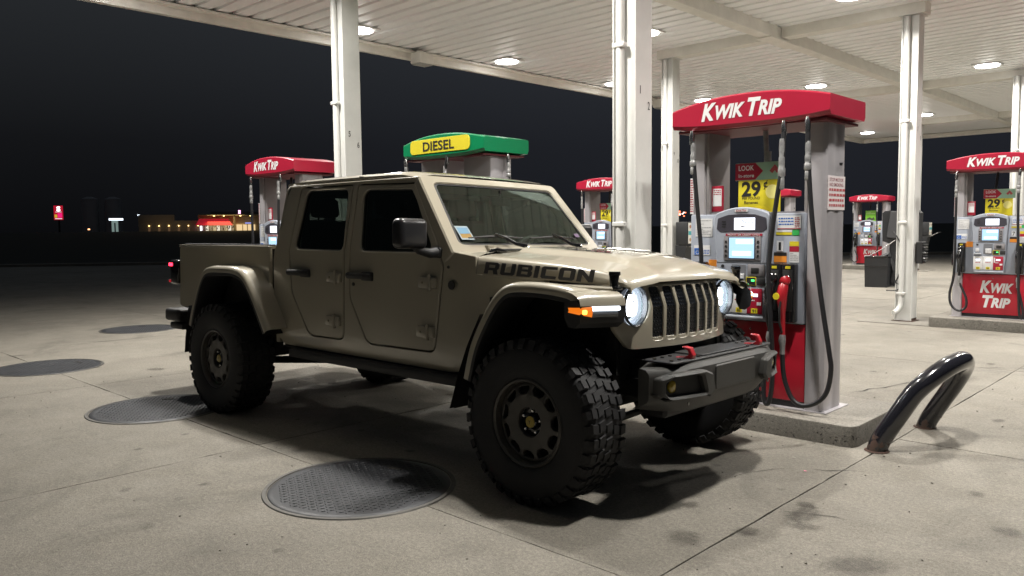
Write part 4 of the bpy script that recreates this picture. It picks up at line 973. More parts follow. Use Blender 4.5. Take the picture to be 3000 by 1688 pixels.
def tower(t, x0, x1, name='side_tower'):
    cx = (x0 + x1) / 2; w = (x1 - x0) / 2; s = 1 if cx > 0 else -1
    half = [(-1.0, -.165), (-.85, -.185), (-.2, -.188), (.55, -.18), (.92, -.150), (1.0, -.110), (.97, -.04), (.93, -.032), (.93, .032), (.97, .04), (1.0, .11), (.92, .15), (.55, .18), (-.2, .188), (-.85, .185), (-1.0, .165)]
    secs = []
    for z in (ISL + .002, 2.29):
        secs.append([(cx + s * a * w, b, z) for a, b in half])
    bm = B(); loft(bm, secs, closed=True, caps=True); o = obj(name, rec(bm), STEEL, t, 30)
    bm = B(); lathe(bm, [(.012, 0), (.016, .02)], 'z', 8, (cx + s * w * 1.05, .06, 1.98)); obj('side_knob', rec(bm), BLACKP, o)
    return o
def fitting(parent, x, y, z0, z1):
    bm = B(); n = 6; H = z1 - z0
    prof = [(.016, 0), (.021, .03), (.021, .22), (.018, .24), (.026, .28), (.026, .42), (.020, .45), (.022, .50), (.022, .62), (.018, .66), (.020, .78), (.020, .92), (.016, 1.0)]
    R = lathe(bm, [(r, z0 + H * f) for r, f in prof], 'z', 12, (x, y, 0)); bm.faces.new(R[-1]); bm.faces.new(R[0][::-1]); return obj('hose_coupling', rec(bm), mat('worn aluminium', (.36, .36, .36), .42, .55, var=.35, vs=25), parent, 50)
def hose(t, pts, y=-.33, ys=None, seed=0, fit=None):
    P = [(p[0], (ys[i] if ys else y), p[1]) for i, p in enumerate(pts)]
    bm = B(); tube(bm, smoothpath(P, 6), .0175, 10); h = obj('fuel_hose', rec(bm), HOSE, t, 60)
    bm = B(); x, z = pts[0]; tube(bm, [(x, P[0][1], z + .045), (x, P[0][1], z + .01), (x, P[0][1], z - .06)], [.014, .022, .019], 10); obj('hose_end', rec(bm), CHROME, h, 50)
    if fit: fitting(h, fit[0], P[1][1], fit[1], fit[2])
    return h
def nozzle(t, x, z, m, y=-.285):
    # spout into the boot, body, lever and guard, grip
    bm = B(); tube(bm, [(x + .015, y + .05, z + .20), (x + .01, y, z + .16), (x, y - .035, z + .10)], [.013, .014, .018], 10); nz = obj('nozzle_spout', rec(bm), CHROME, t, 50)
    bm = B(); tube(bm, [(x, y - .02, z + .135), (x, y - .045, z + .10), (x - .005, y - .06, z + .04), (x - .005, y - .055, z - .03), (x - .003, y - .045, z - .10), (x - .002, y - .040, z - .22), (x, y - .045, z - .26)], [.026, .038, .040, .034, .021, .018, .019], 14)
    tube(bm, [(x - .02, y - .005, z + .150), (x + .004, y - .03, z + .142), (x + .03, y - .055, z + .128)], [.018, .044, .018], 14)
    obj('nozzle_body', rec(bm), m, nz, 60)
    bm = B(); tube(bm, [(x, y - .075, z + .02), (x, y - .105, z - .05), (x, y - .100, z - .16), (x, y - .06, z - .235)], .009, 8); obj('nozzle_guard', rec(bm), mat('black guard', (.02, .02, .02), .4), nz, 60)
    bm = B(); tube(bm, [(x, y - .045, z - .255), (x, y - .052, z - .30), (x, y - .045, z - .335), (x, y - .045, z - .40)], [.022, .027, .020, .019], 12); obj('swivel', rec(bm), mat('worn aluminium', (.36, .36, .36), .42, .55, var=.35, vs=25), nz, 50)
    if m is REDM:
        bm = B(); R = lathe(bm, [(.026, 0), (.024, -.006)], 'y', 16, (x - .022, y - .115, z + .035)); bm.faces.new(R[-1]); obj('grade_badge', rec(bm), YELLOW, nz)
    return nz
def arch(u): return 1.628 + .056 * max(0.0, 1 - ((u + .06) / .24) ** 2)
def price_sign(t, kind):
    n0 = set(bpy.data.objects)
    if kind == 'bananas':
        a = put(t, 'price_sign', YELLOW, -.165, .185, .0, .008, 1.60, 1.915, .004)
        b = put(t, 'store_sign', mat('sage print', (.28, .46, .33), .5), -.19, .215, -.004, .004, 1.895, 2.03, .003)
        bm = B(); f = [bm.verts.new(p) for p in ((-.188, -.0052, 1.898), (-.02, -.0052, 1.898), (.045, -.0052, 1.962), (-.02, -.0052, 2.027), (-.188, -.0052, 2.027))]; bm.faces.new(f); obj('sign_arrow', bm, RED, b)
        bm = B(); lettering(bm, [('LOOK', 1)], (-.095, -.0062, 1.992), (1, 0, 0), (0, 0, 1), .055, .02, width=.13); lettering(bm, [('In-store', 1)], (-.095, -.0062, 1.932), (1, 0, 0), (0, 0, 1), .038, .02, width=.13); obj('sign_lettering', bm, WHITEP, b)
        bm = B(); tube(bm, [(.11, -.0065, 1.95), (.14, -.0075, 1.985), (.17, -.0065, 1.95)], [.018, .025, .018], 6); bm2 = bm
        for v in bm.verts: v.co.y = -.006 + (v.co.y + .006) * .03
        obj('sign_emblem', rec(bm), mat('faded red print', (.40, .06, .07), .5), b)
        bm = B(); lettering(bm, [('29', 1)], (-.055, -.0012, 1.83), (1, 0, 0), (0, 0, 1), .155, .035, width=.16); lettering(bm, [('¢', 1)], (.065, -.0012, 1.862), (1, 0, 0), (0, 0, 1), .085, .02, width=.035)
        lettering(bm, [('PER POUND', 1)], (-.055, -.0012, 1.755), (1, 0, 0), (0, 0, 1), .030, .01, width=.15); lettering(bm, [('Bananas', 1)], (-.055, -.0012, 1.722), (1, 0, 0), (0, 0, 1), .034, .01, width=.115); obj('sign_lettering', bm, BLACKI, a)
        bm = B(); tube(bm, [(-.06, 0, 1.665), (.0, 0, 1.685), (.07, 0, 1.675), (.15, 0, 1.62)], [.004, .012, .014, .004], 8)
        for v in bm.verts: v.co.y = -.0014 + v.co.y * .02
        obj('fruit_print', rec(bm), mat('shaded yellow print', (.58, .46, .01), .5), a)
        bm = B(); R = lathe(bm, [(.055, 0), (.050, -.0012)], 'y', 16, (.12, -.001, 1.80)); bm.faces.new(R[-1]); obj('faded_disc', rec(bm), mat('pale yellow print', (.72, .66, .22), .5), a)
    elif kind == 'green':
        a = put(t, 'price_sign', mat('green poster', (.16, .42, .03), .5), -.16, .18, .0, .008, 1.60, 2.0, .004)
        printlines(a, -.13, .15, 1.86, 1.97, 2, -.0015, mat('pale green print', (.45, .65, .25), .5), 5)
        bm = B(); tube(bm, [(-.1, 0, 1.70), (-.02, 0, 1.73), (.06, 0, 1.70), (.13, 0, 1.74)], [.03, .04, .035, .05], 8)
        for v in bm.verts: v.co.y = -.0014 + v.co.y * .02
        obj('food_print', rec(bm), mat('dark food print', (.05, .06, .03), .5), a)
    for o in set(bpy.data.objects) - n0:
        if o.type == 'MESH' and o.parent == t: o.location.y -= .12
def fuel_pump(label, x, y, number='1', sign='bananas', main=False, letter=False, left_boot=True, right_boot=True, group='red topped fuel pumps', simple=False):
    t = thing('fuel_pump', label, 'fuel pump', (x, y, ISL), 0, group); OZ[0] = ISL
    put(t, 'plinth', BLACKP, -.42, .42, -.155, .155, ISL, .205)
    put(t, 'foot_plate', STEEL, -.58, .60, -.21, .23, ISL + .001, ISL + .006)
    for a, b in ((-.565, -.42), (.42, .565)): tower(t, a, b)
    for a, b in ((-.418, -.25), (.25, .418)):       # fluted inner posts above the cabinet
        pass
    put(t, 'inner_post', mat('grey inner post', (.30, .28, .28), .5, .3, var=.08), -.42, -.395, -.17, .17, 1.63, 2.29, .004)
    put(t, 'inner_post', mat('grey inner post', (.30, .28, .28), .5, .3, var=.08), .395, .42, -.17, .17, 1.63, 2.29, .004)
    lp = put(t, 'lower_panel', RED2, -.418, .418, -.172, .172, .207, .795, .006)
    bm = B()
    for sx in (-.02,): disc(bm, .008, (sx, -.1725, .735), 'y', 10, -.003)
    obj('panel_lock', rec(bm), CHROME, lp)
    if letter:
        bm = B(); lettering(bm, [('K', 1.0), ('WIK', .80, -.05)], (.03, -.1745, .615), (1, 0, 0), (0, 0, 1), .235, .045, .25, width=.43, gap=.012); lettering(bm, [('T', 1.0), ('RIP', .80, -.17)], (.03, -.1745, .40), (1, 0, 0), (0, 0, 1), .235, .045, .25, width=.36, gap=.012); obj('panel_lettering', rec(bm), WHITEP, lp)
    cab = put(t, 'cabinet', GREY, -.545, .418, -.198, .198, .80, 1.632, .010)
    put(t, 'black_seam', BLACKI, -.42, .418, -.18, .18, .794, .802)
    put(cab, 'cabinet_roof', GREYD, -.54, .41, -.15, .15, 1.63, 1.645)
    # arched centre console
    A = [(-.245, .835), (-.18, .822), (-.06, .818), (.06, .822), (.125, .835)]
    top = [(.178, 1.60)] + [(u, arch(u)) for u in [.16 - k * .44 / 14 for k in range(15)]] + [(-.298, 1.60)]
    bm = B(); panel(bm, A + [(.150, 1.02), (.155, 1.26)] + top + [(-.275, 1.26), (-.27, 1.02)], [], lambda u, v, d: Vector((u, -.262 + d, v)), .064, .008); con = obj('console', rec(bm), GREY, t, 40)
    Y = -.2635
    bm = B(); panel(bm, rpoly([(-.272, 1.515), (-.24, 1.492), (.118, 1.492), (.152, 1.515), (.145, 1.60), (.05, 1.628), (-.06, 1.634), (-.17, 1.628), (-.262, 1.60)], .008, 3), [], lambda u, v, d: Vector((u, Y - .002 + d, v)), .01, .003); db = obj('display_bezel', rec(bm), mat('dark display bezel', (.045, .043, .055), .3), con)
    put(db, 'price_display', LCDM, -.118, .055, Y - .0055, Y - .002, 1.508, 1.602, .003)
    bm = B(); lettering(bm, [(('5000' if main else '1850'), 1)], (-.005, Y - .0062, 1.578), (1, 0, 0), (0, 0, 1), .052, -.006, width=.10); obj('display_digits', bm, BLACKI, db)
    if main: printlines(db, -.06, .03, 1.52, 1.545, 1, Y - .0062, mat('faint digits', (.3, .3, .33), .5), 2, 'display_digits')
    bm = B()
    for k in range(3): box(bm, -.225, -.19, Y - .004, Y - .001, 1.53 + k * .02, 1.537 + k * .02)
    obj('speaker_slots', bm, BLACKI, db)
    bdg = put(con, 'badge', WHITEP, -.115, -.005, Y - .003, Y, 1.648, 1.668, .004) if True else None
    bm = B(); lettering(bm, KWIK, (-.06, Y - .0045, 1.658), (1, 0, 0), (0, 0, 1), .022, .02, .2, width=.085); obj('badge_lettering', bm, RED, bdg)
    st = put(con, 'prepay_strip', RED, -.19, .115, Y - .003, Y, 1.462, 1.480)
    bm = B(); lettering(bm, [('PREPAY OR CREDIT ONLY', 1)], (-.0375, Y - .0045, 1.471), (1, 0, 0), (0, 0, 1), .018, .01, width=.27); obj('strip_lettering', bm, WHITEP, st)
    sf = put(con, 'screen_frame', GREYD, -.205, .105, Y - .006, Y, 1.272, 1.459, .004)
    put(sf, 'screen_surround', BLACKP, -.165, .062, Y - .0075, Y - .005, 1.284, 1.452)
    sc_ = put(sf, 'screen', SCR, -.157, .052, Y - .0095, Y - .0075, 1.290, 1.449)
    bm = B(); box(bm, -.10, .045, Y - .0102, Y - .0096, 1.40, 1.435); box(bm, -.13, .03, Y - .0102, Y - .0096, 1.31, 1.345); obj('screen_text', bm, SCRW, sc_)
    bm = B()
    for sx in (-.186, .083):
        for k in range(4): box(bm, sx - .008, sx + .008, Y - .010, Y - .005, 1.30 + k * .036, 1.318 + k * .036)
    obj('screen_buttons', bm, BLACKI, sf)
    # input row
    put(con, 'seam', mat('seam grey', (.16, .17, .19), .6), -.27, .15, Y - .001, Y + .001, 1.255, 1.258)
    bm = B(); disc(bm, .014, (-.215, Y, 1.225), 'y', 14, -.004); obj('round_button', rec(bm), BLACKP, con)
    kr = put(con, 'keypad_recess', mat('recess grey', (.13, .135, .15), .6), -.135, -.018, Y - .002, Y, 1.095, 1.24)
    kp = put(kr, 'keypad', mat('pale keypad', (.5, .5, .52), .4), -.108, -.028, Y - .016, Y - .002, 1.10, 1.172, .004)
    bm = B()
    for i in range(3):
        for j in range(4): box(bm, -.100 + i * .024, -.083 + i * .024, Y - .021, Y - .015, 1.106 + j * .016, 1.117 + j * .016, .002, 1)
    obj('keys', bm, WHITEP, kp)
    cr = put(con, 'card_panel', GREYD, .0, .14, Y - .008, Y, 1.155, 1.245, .006); put(cr, 'card_slot', BLACKI, .030, .095, Y - .012, Y - .007, 1.175, 1.218, .003)
    rd = put(con, 'reader', YELLOW, -.014, .070, Y - .004, Y, 1.080, 1.148, .003); put(rd, 'reader_face', BLACKI, -.008, .064, Y - .0055, Y - .0035, 1.086, 1.142); put(rd, 'reader_light', glow('green reader light', (.1, 1.0, .25), 1.6), .030, .058, Y - .0065, Y - .005, 1.112, 1.128)
    put(con, 'receipt_slot', BLACKP, .078, .145, Y - .006, Y, 1.085, 1.14, .003)
    put(con, 'card_ledge', mat('pale ledge', (.38, .40, .43), .4), -.255, -.16, Y - .03, Y, 1.085, 1.105, .004); put(con, 'card_reader_left', mat('pale keypad', (.5, .5, .52), .4), -.235, -.19, Y - .012, Y, 1.12, 1.175, .003)
    # grade panel
    for k, (a, b, m, n_) in enumerate(((-.262, -.135, WHITEP, '87'), (-.133, -.006, WHITEP, '88'), (-.004, .122, RED, '91'))):
        gp = put(con, 'grade_panel', m, a, b, Y - .006, Y, .862, 1.058, .004); cx = (a + b) / 2
        put(gp, 'grade_display', glow('lit grade display', (.80, .85, 1.0), 1.7), cx - .028, cx + .028, Y - .008, Y - .006, .995, 1.02); put(gp, 'grade_sticker', YELLOW, cx - .026, cx + .026, Y - .008, Y - .006, .868, .905)
        bm = B(); lettering(bm, [(n_, 1)], (cx, Y - .0095, .886), (1, 0, 0), (0, 0, 1), .035, .01, width=.03); obj('grade_number', bm, BLACKI, gp)
        printlines(gp, cx - .035, cx + .035, .955, .975, 1, Y - .0075, WHITEP if m is RED else RED, k)
        if m is RED: put(gp, 'white_sticker', WHITEP, cx + .02, cx + .055, Y - .008, Y - .006, .93, .955); put(gp, 'white_sticker', WHITEP, cx - .055, cx - .038, Y - .008, Y - .006, .97, 1.04)
    put(con, 'lip', mat('pale lip', (.42, .45, .50), .35), -.25, .13, Y - .010, Y, .826, .845, .005)
    # stickers on the cabinet face
    Yc = -.199
    a = decal(t, 'notice_sticker', WHITEP, -.498, -.345, 1.455, 1.60, Yc); printlines(a, -.488, -.355, 1.465, 1.59, 9, Yc - .0032, mat('grey print', (.35, .35, .36), .6), 11)
    a = decal(t, 'access_sticker', WHITEP, -.512, -.365, 1.305, 1.385, Yc); decal(a, 'blue_print', mat('blue print', (.03, .12, .42), .5), -.508, -.445, 1.308, 1.362, Yc - .0022, .0008); printlines(a, -.44, -.37, 1.31, 1.35, 3, Yc - .0032, mat('blue print', (.03, .12, .42), .5), 12)
    bm = B(); tube(bm, [(-.483, 0, 1.352), (-.48, 0, 1.338), (-.466, 0, 1.335), (-.460, 0, 1.322)], .003, 5); lathe(bm, [(.012, 0), (.016, .0)], 'y', 14, (-.479, 0, 1.327))
    for v in bm.verts: v.co.y = Yc - .0034
    obj('wheelchair_mark', bm, WHITEP, a)
    a = decal(t, 'brand_sticker', WHITEP, .205, .385, 1.512, 1.612, Yc); printlines(a, .213, .33, 1.535, 1.60, 3, Yc - .0032, mat('blue print', (.03, .12, .42), .5), 13); printlines(a, .34, .378, 1.52, 1.60, 6, Yc - .0032, RED, 14); decal(a, 'red_rule', RED, .205, .385, 1.512, 1.518, Yc - .0022, .0006)
    a = decal(t, 'strip_sticker', YELLOW, .195, .318, 1.468, 1.488, Yc); decal(t, 'green_sticker', mat('green print', (.03, .38, .08), .5), .322, .375, 1.466, 1.505, Yc); decal(t, 'white_strip', WHITEP, .195, .318, 1.490, 1.506, Yc)
    a = decal(t, 'number_plate', mat('pale plate', (.62, .63, .66), .5), .200, .252, 1.345, 1.425, Yc)
    bm = B(); lettering(bm, [(number, 1)], (.226, Yc - .0035, 1.384), (1, 0, 0), (0, 0, 1), .085, .01, width=.018 if number == '1' else .032); obj('pump_number', bm, BLACKI, a)
    a = decal(t, 'orange_sticker', mat('orange print', (.75, .26, .03), .5), .180, .280, 1.262, 1.335, Yc); decal(a, 'black_band', BLACKI, .180, .280, 1.310, 1.337, Yc - .0022, .0006)
    a = decal(t, 'warning_sticker', WHITEP, .302, .375, 1.262, 1.42, Yc); decal(a, 'yellow_band', YELLOW, .302, .375, 1.385, 1.42, Yc - .0022, .0006); decal(a, 'red_band', RED, .302, .375, 1.342, 1.383, Yc - .0022, .0006); printlines(a, .307, .370, 1.27, 1.335, 5, Yc - .0032, mat('grey print', (.35, .35, .36), .6), 15)
    decal(t, 'orange_label', mat('orange print', (.75, .26, .03), .5), -.375, -.29, 1.19, 1.27, Yc)
    # red card sign (its code left out) on the left post
    q = put(t, 'card_sign', RED, -.393, -.288, -.135, -.120, 1.655, 1.862, .005); decal(q, 'card_paper', WHITEP, -.380, -.302, 1.70, 1.84, -.1352, .001); printlines(q, -.374, -.308, 1.785, 1.832, 3, -.1368, RED, 16)
    # vertical print strip on the tower edge
    a = decal(t, 'edge_sticker', WHITEP, -.555, -.525, 1.64, 1.93, -.1885, .002); printlines(a, -.553, -.527, 1.65, 1.92, 14, -.1915, RED, 17)
    header(t)
    if sign: price_sign(t, sign)
    # nozzle boots
    boots = ([-.425] if left_boot else []) + ([.218, .325] if right_boot == 2 else ([.325] if right_boot else []))
    for bx in boots:
        bt = put(t, 'nozzle_boot', BLACKG, bx - .052, bx + .052, -.275, -.197, .815, 1.255, .014); put(bt, 'boot_pocket', BLACKI, bx - .036, bx + .036, -.279, -.274, .90, 1.21, .004)
        put(bt, 'boot_label', YELLOW, bx - .018, bx + .02, -.279, -.2745, 1.218, 1.238)
    if main:
        nozzle(t, .218, 1.00, BLACKG); nozzle(t, .318, .985, REDM)
        hose(t, [(.482, 2.267), (.489, 2.026), (.516, 1.671), (.557, 1.328), (.607, .987), (.665, .647), (.682, .506), (.654, .343), (.577, .254), (.474, .221), (.397, .263), (.345, .375), (.325, .48), (.318, .60)], fit=(.487, 1.86, 2.14))
        hose(t, [(.304, 2.256), (.302, 1.967), (.280, 1.794), (.247, 1.56), (.228, 1.323), (.228, 1.144), (.250, .85), (.258, .605), (.255, .365), (.226, .210), (.190, .22), (.180, .354), (.195, .50), (.218, .62)], ys=[-.33, -.35, -.36, -.36, -.37, -.385, -.39, -.37, -.36, -.35, -.35, -.34, -.335, -.33], fit=(.300, 1.80, 2.17))
        hose(t, [(-.459, 2.25), (-.439, 2.012), (-.408, 1.695), (-.369, 1.315), (-.38, 1.0), (-.43, .70), (-.47, .45), (-.44, .30), (-.40, .40), (-.42, .60)], fit=(-.448, 1.95, 2.2)); nozzle(t, -.425, 1.0, BLACKG)
        bm = B(); tube(bm, [(.0, .0, 2.28), (.01, -.0, 2.1), (.02, .0, 1.95)], .02, 10); tube(bm, [(.02, .0, 2.12), (.02, .0, 1.96)], .028, 10); obj('rear_hose', rec(bm), mat('worn aluminium', (.42, .42, .43), .3, .9), t, 50)
        a = put(t, 'safety_sign', mat('pale safety paper', (.66, .60, .60), .5), .566, .5675, -.165, .15, 1.65, 1.90)
        for k, s_ in enumerate(('STOP MOTOR', 'NO SMOKING')):
            bm = B(); lettering(bm, [(s_, 1)], (.5685, -.01, 1.872 - k * .036), (0, 1, 0), (0, 0, 1), .036, .01, width=.25); obj('sign_lettering', bm, mat('grey red print', (.30, .10, .12), .5), a)
        bm = B(); r = random.Random(4)
        for k in range(4):
            yv = -.14
            while yv < .12:
                w = r.uniform(.02, .05); bm.faces.new([bm.verts.new(p) for p in ((.5685, yv, 1.675 + k * .038), (.5685, yv + w, 1.675 + k * .038), (.5685, yv + w, 1.693 + k * .038), (.5685, yv, 1.693 + k * .038))]); yv += w + .012
        obj('small_print', bm, mat('faded red print', (.40, .06, .07), .5), a)
    else:
        if left_boot:
            nozzle(t, -.425, 1.02, BLACKG)
            hose(t, [(-.50, 2.25), (-.495, 1.95), (-.495, 1.5), (-.49, 1.1), (-.50, .75), (-.545, .50), (-.52, .33), (-.42, .25), (-.33, .30), (-.32, .42), (-.37, .56), (-.42, .66)], fit=(-.497, 1.92, 2.18))
        if right_boot:
            nozzle(t, .325, 1.02, BLACKG)
            hose(t, [(.30, 2.25), (.30, 1.98), (.31, 1.55), (.33, 1.1), (.34, .80), (.345, .50), (.36, .25), (.39, .19), (.40, .3), (.36, .5), (.325, .62)], fit=(.30, 1.95, 2.2), ys=[-.33, -.36, -.38, -.385, -.385, -.35, -.34, -.34, -.34, -.34, -.33])
        bm = B(); tube(bm, [(-.05, .05, 2.28), (-.08, .05, 1.95), (-.12, .05, 1.64)], .018, 8); obj('rear_hose', rec(bm), HOSE, t, 50)
    OZ[0] = 0; return t
def island(label, x0, x1, y0, y1, h=ISL):
    c = .12; bm = B(); cx, cy = (x0 + x1) / 2, (y0 + y1) / 2
    P = rpoly([(x0, y0), (x1, y0), (x1, y1), (x0, y1)], [.10, .10, .10, .10], 4); secs = []
    for k, (d, z) in enumerate(((0, -.01), (0, h - .012), (.004, h - .004), (.014, h))): secs.append([(a, b, z) for a, b in (inset(P, d) if d else P)])
    R = loft(bm, secs, closed=True); bm.faces.new(R[-1])
    for v in bm.verts: v.co.x -= cx; v.co.y -= cy
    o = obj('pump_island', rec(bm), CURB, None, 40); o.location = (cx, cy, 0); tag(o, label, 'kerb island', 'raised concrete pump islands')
    # pitted side faces: shallow chips as real little pits
    return o
ILAB = [('raised concrete island under the main red pump, with pitted edge', -3.72, -2.03, 5.50, 6.50), ('raised concrete island under pump 7 at the right edge', -3.72, -2.00, 12.86, 13.95),
        ('concrete island under the left rear pump, behind the truck cab', -10.9, -9.2, 5.5, 6.5), ('concrete island under the green diesel pump', -7.15, -5.65, 5.5, 6.5),
        ('concrete island under the pump left of column 1 and 2', -10.9, -9.2, 12.88, 13.9), ('concrete island under the pump seen through the main pump', -10.9, -9.2, 20.3, 21.3), ('concrete island under the far pump with the black bin in front', -10.9, -9.2, 27.65, 28.65)]
for a in ILAB: island(*a)
fuel_pump('big red topped fuel pump in front, number 1, with red and black nozzles', -2.93, 5.95, '1', 'bananas', main=True, right_boot=2)
fuel_pump('red topped fuel pump 7 at the right edge with white lettering on its red base', -2.93, 13.38, '7', 'bananas', letter=True)
fuel_pump('red topped fuel pump at the left, rising behind the truck cab', -9.98, 5.95, '5', None)
fuel_pump('red topped fuel pump between the windshield and column 1 and 2', -9.98, 13.38, '9', 'bananas')
fuel_pump('red topped fuel pump seen through the gap of the main pump', -9.98, 20.78, '3', None)
fuel_pump('small far red topped fuel pump with green poster behind the black bin', -9.98, 28.15, '4', 'green', letter=True)
# diesel pump
OZ[0] = ISL; t = thing('fuel_pump', 'diesel pump with green top and yellow sign behind the truck roof', 'fuel pump', (-6.40, 5.95, ISL), 0)
put(t, 'plinth', BLACKP, -.42, .42, -.155, .155, ISL, .205); put(t, 'lower_panel', mat('green panel', (.0, .2, .08), .4), -.418, .418, -.172, .172, .207, .795, .006); put(t, 'cabinet', GREY, -.40, .40, -.198, .198, .80, 1.632, .01)
for a, b in ((-.565, -.16), (.16, .565)): tower(t, a, b)
header(t, green=True)
hose(t, [(-.60, 2.27), (-.60, 1.98), (-.59, 1.6), (-.56, 1.1), (-.56, .7), (-.5, .4), (-.42, .5), (-.42, .7)], fit=(-.60, 2.0, 2.24)); hose(t, [(.085, 2.27), (.04, 2.12), (.0, 1.9), (.0, 1.5), (.02, 1.0), (.05, .5), (.2, .4), (.3, .6)], fit=(.05, 2.02, 2.2)); hose(t, [(.60, 2.27), (.62, 2.0), (.62, 1.6), (.56, 1.0), (.6, .5), (.5, .4), (.42, .7)], y=.05, fit=(.61, 2.02, 2.22)); nozzle(t, -.42, 1.0, mat('green nozzle', (.0, .2, .08), .4)); nozzle(t, .34, 1.0, BLACKG)
OZ[0] = 0

# =====================================================================
# OTHER THINGS ON THE FORECOURT
# =====================================================================
# bent pipe guard at the island end
t = thing('pipe_bollard', 'bent glossy black pipe guard leaning over the forecourt by the island end', 'bollard', (-1.90, 5.99, 0))
P = [(-.01, -.42, -.02), (.02, -.41, .08), (.11, -.375, .25), (.19, -.33, .40), (.26, -.28, .49), (.335, -.17, .57), (.375, 0, .60), (.375, .13, .585), (.34, .26, .52), (.27, .35, .40), (.17, .41, .24), (.07, .45, .07), (.04, .46, -.02)]
BPM = bpy.data.materials.new('chipped glossy black paint'); BPM.use_nodes = True; N = BPM.node_tree.nodes; L = BPM.node_tree.links; b = N['Principled BSDF']; b.inputs['Roughness'].default_value = .16; b.inputs['Coat Weight'].default_value = .6
tcn = N.new('ShaderNodeTexCoord'); n1 = N.new('ShaderNodeTexNoise'); n1.inputs['Scale'].default_value = 14; n1.inputs['Detail'].default_value = 8; n1.inputs['Roughness'].default_value = .7; L.new(tcn.outputs['Object'], n1.inputs['Vector'])
spz = N.new('ShaderNodeSeparateXYZ'); L.new(tcn.outputs['Object'], spz.inputs[0]); lowr = N.new('ShaderNodeMapRange'); lowr.inputs['From Min'].default_value = .05; lowr.inputs['From Max'].default_value = .20; lowr.inputs['To Min'].default_value = .19; lowr.inputs['To Max'].default_value = 0; L.new(spz.outputs['Z'], lowr.inputs[0])
ad = N.new('ShaderNodeMath'); ad.operation = 'ADD'; L.new(n1.outputs[0], ad.inputs[0]); L.new(lowr.outputs[0], ad.inputs[1]); thr = N.new('ShaderNodeMapRange'); thr.inputs['From Min'].default_value = .68; thr.inputs['From Max'].default_value = .74; L.new(ad.outputs[0], thr.inputs[0])
mx = N.new('ShaderNodeMixRGB'); mx.inputs[1].default_value = (.012, .012, .016, 1); mx.inputs[2].default_value = (.06, .032, .022, 1); L.new(thr.outputs[0], mx.inputs[0]); L.new(mx.outputs[0], b.inputs['Base Color'])
rr2 = N.new('ShaderNodeMapRange'); rr2.inputs['To Min'].default_value = .16; rr2.inputs['To Max'].default_value = .8; L.new(thr.outputs[0], rr2.inputs[0]); L.new(rr2.outputs[0], b.inputs['Roughness'])
bp = N.new('ShaderNodeBump'); bp.inputs['Strength'].default_value = .25; bp.inputs['Distance'].default_value = .004; L.new(n1.outputs[0], bp.inputs['Height']); L.new(bp.outputs[0], b.inputs['Normal'])
bm = B(); tube(bm, smoothpath(P, 6), .065, 22); obj('bent_pipe', rec(bm), BPM, t, 60)
bm = B()
bm.free()
for y in (-.43, .465):
    bm = B(); lathe(bm, [(.082, .003), (.078, .007), (.066, .010)], 'z', 16, (.0 if y < 0 else .04, y, 0)); obj('rust_collar', rec(bm), RUST, t, 40)

# trash and squeegee stations
def valet(label, x, y, rz=0.0):
    t = thing('squeegee_station', label, 'trash can', (x, y, 0), rz, 'dark grey trash and squeegee stations')
    bm = B(); secs = [[(sx * w, sy * d, z) for sx, sy in ((-1, -1), (1, -1), (1, 1), (-1, 1))] for w, d, z in ((.22, .20, .0), (.25, .23, .75))]; loft(bm, secs, closed=True, caps=True); obj('bin_body', rec(bm), DARKGREY, t)
    bm = B(); secs = [[(sx * w, sy * d, z) for sx, sy in ((-1, -1), (1, -1), (1, 1), (-1, 1))] for w, d, z in ((.265, .245, .751), (.27, .25, .80), (.22, .20, 1.12), (.20, .17, 1.14))]; loft(bm, secs, closed=True, caps=True); hd = obj('hood', rec(bm), DARKGREY, t)
    bm = B(); vs = [bm.verts.new(p) for p in ((-.17, -.246, .83), (.17, -.246, .83), (.14, -.206, 1.08), (-.14, -.206, 1.08))]; bm.faces.new(vs); obj('bin_opening', bm, BLACKI, hd)
    return t
valet('dark grey trash station beside column 1 and 2, half hidden by the hood', -4.72, 6.15, .15)
# towel dispenser with food advert on column 9/10
def dispenser(label, x, y, z, ad_=True, rz=0):
    t = thing('towel_dispenser', label, 'towel dispenser', (x, y, z), rz, 'towel dispensers on the columns')
    bm = B(); box(bm, -.10, .16, -.15, .15, .0, .44, .012, 2); b_ = obj('case', bm, DARKGREY, t, 40)
    bm = B(); secs = [[(-.10, -.14, -.50), (.04, -.14, -.50), (.04, .14, -.50), (-.10, .14, -.50)], [(-.10, -.15, -.01), (.14, -.15, -.01), (.14, .15, -.01), (-.10, .15, -.01)]]; loft(bm, secs, closed=True, caps=True); obj('squeegee_tub', rec(bm), DARKGREY, t)
    bm = B(); tube(bm, [(.10, -.05, -.05), (.26, -.02, .02), (.42, .02, .10)], .009, 6); sq = obj('squeegee', rec(bm), CHROME, t); bm = B(); box(bm, .40, .46, -.08, .10, .09, .115); obj('squeegee_head', bm, BLACKP, sq)
    if ad_:
        p = put(t, 'advert', mat('cream print', (.72, .69, .60), .5), .161, .166, -.12, .14, .03, .42)
        for k, (yy, zz, c) in enumerate(((-.06, .35, (.35, .16, .08)), (.08, .35, (.45, .28, .12)), (-.06, .10, (.40, .25, .10)), (.08, .10, (.28, .14, .08)))):
            bm = B(); R = lathe(bm, [(.052, .0), (.045, .002)], 'x', 16, (.166, yy, zz)); bm.faces.new(R[-1]); pl = obj('plate_print', rec(bm), WHITEP, p); bm = B(); R = lathe(bm, [(.034, .0025), (.03, .004)], 'x', 12, (.166, yy, zz)); bm.faces.new(R[-1]); obj('food_print', rec(bm), mat('food print %d' % k, c, .6), pl)
        put(p, 'teal_band', mat('teal print', (.06, .35, .38), .5), .1665, .168, -.12, .14, .19, .265)
    return t
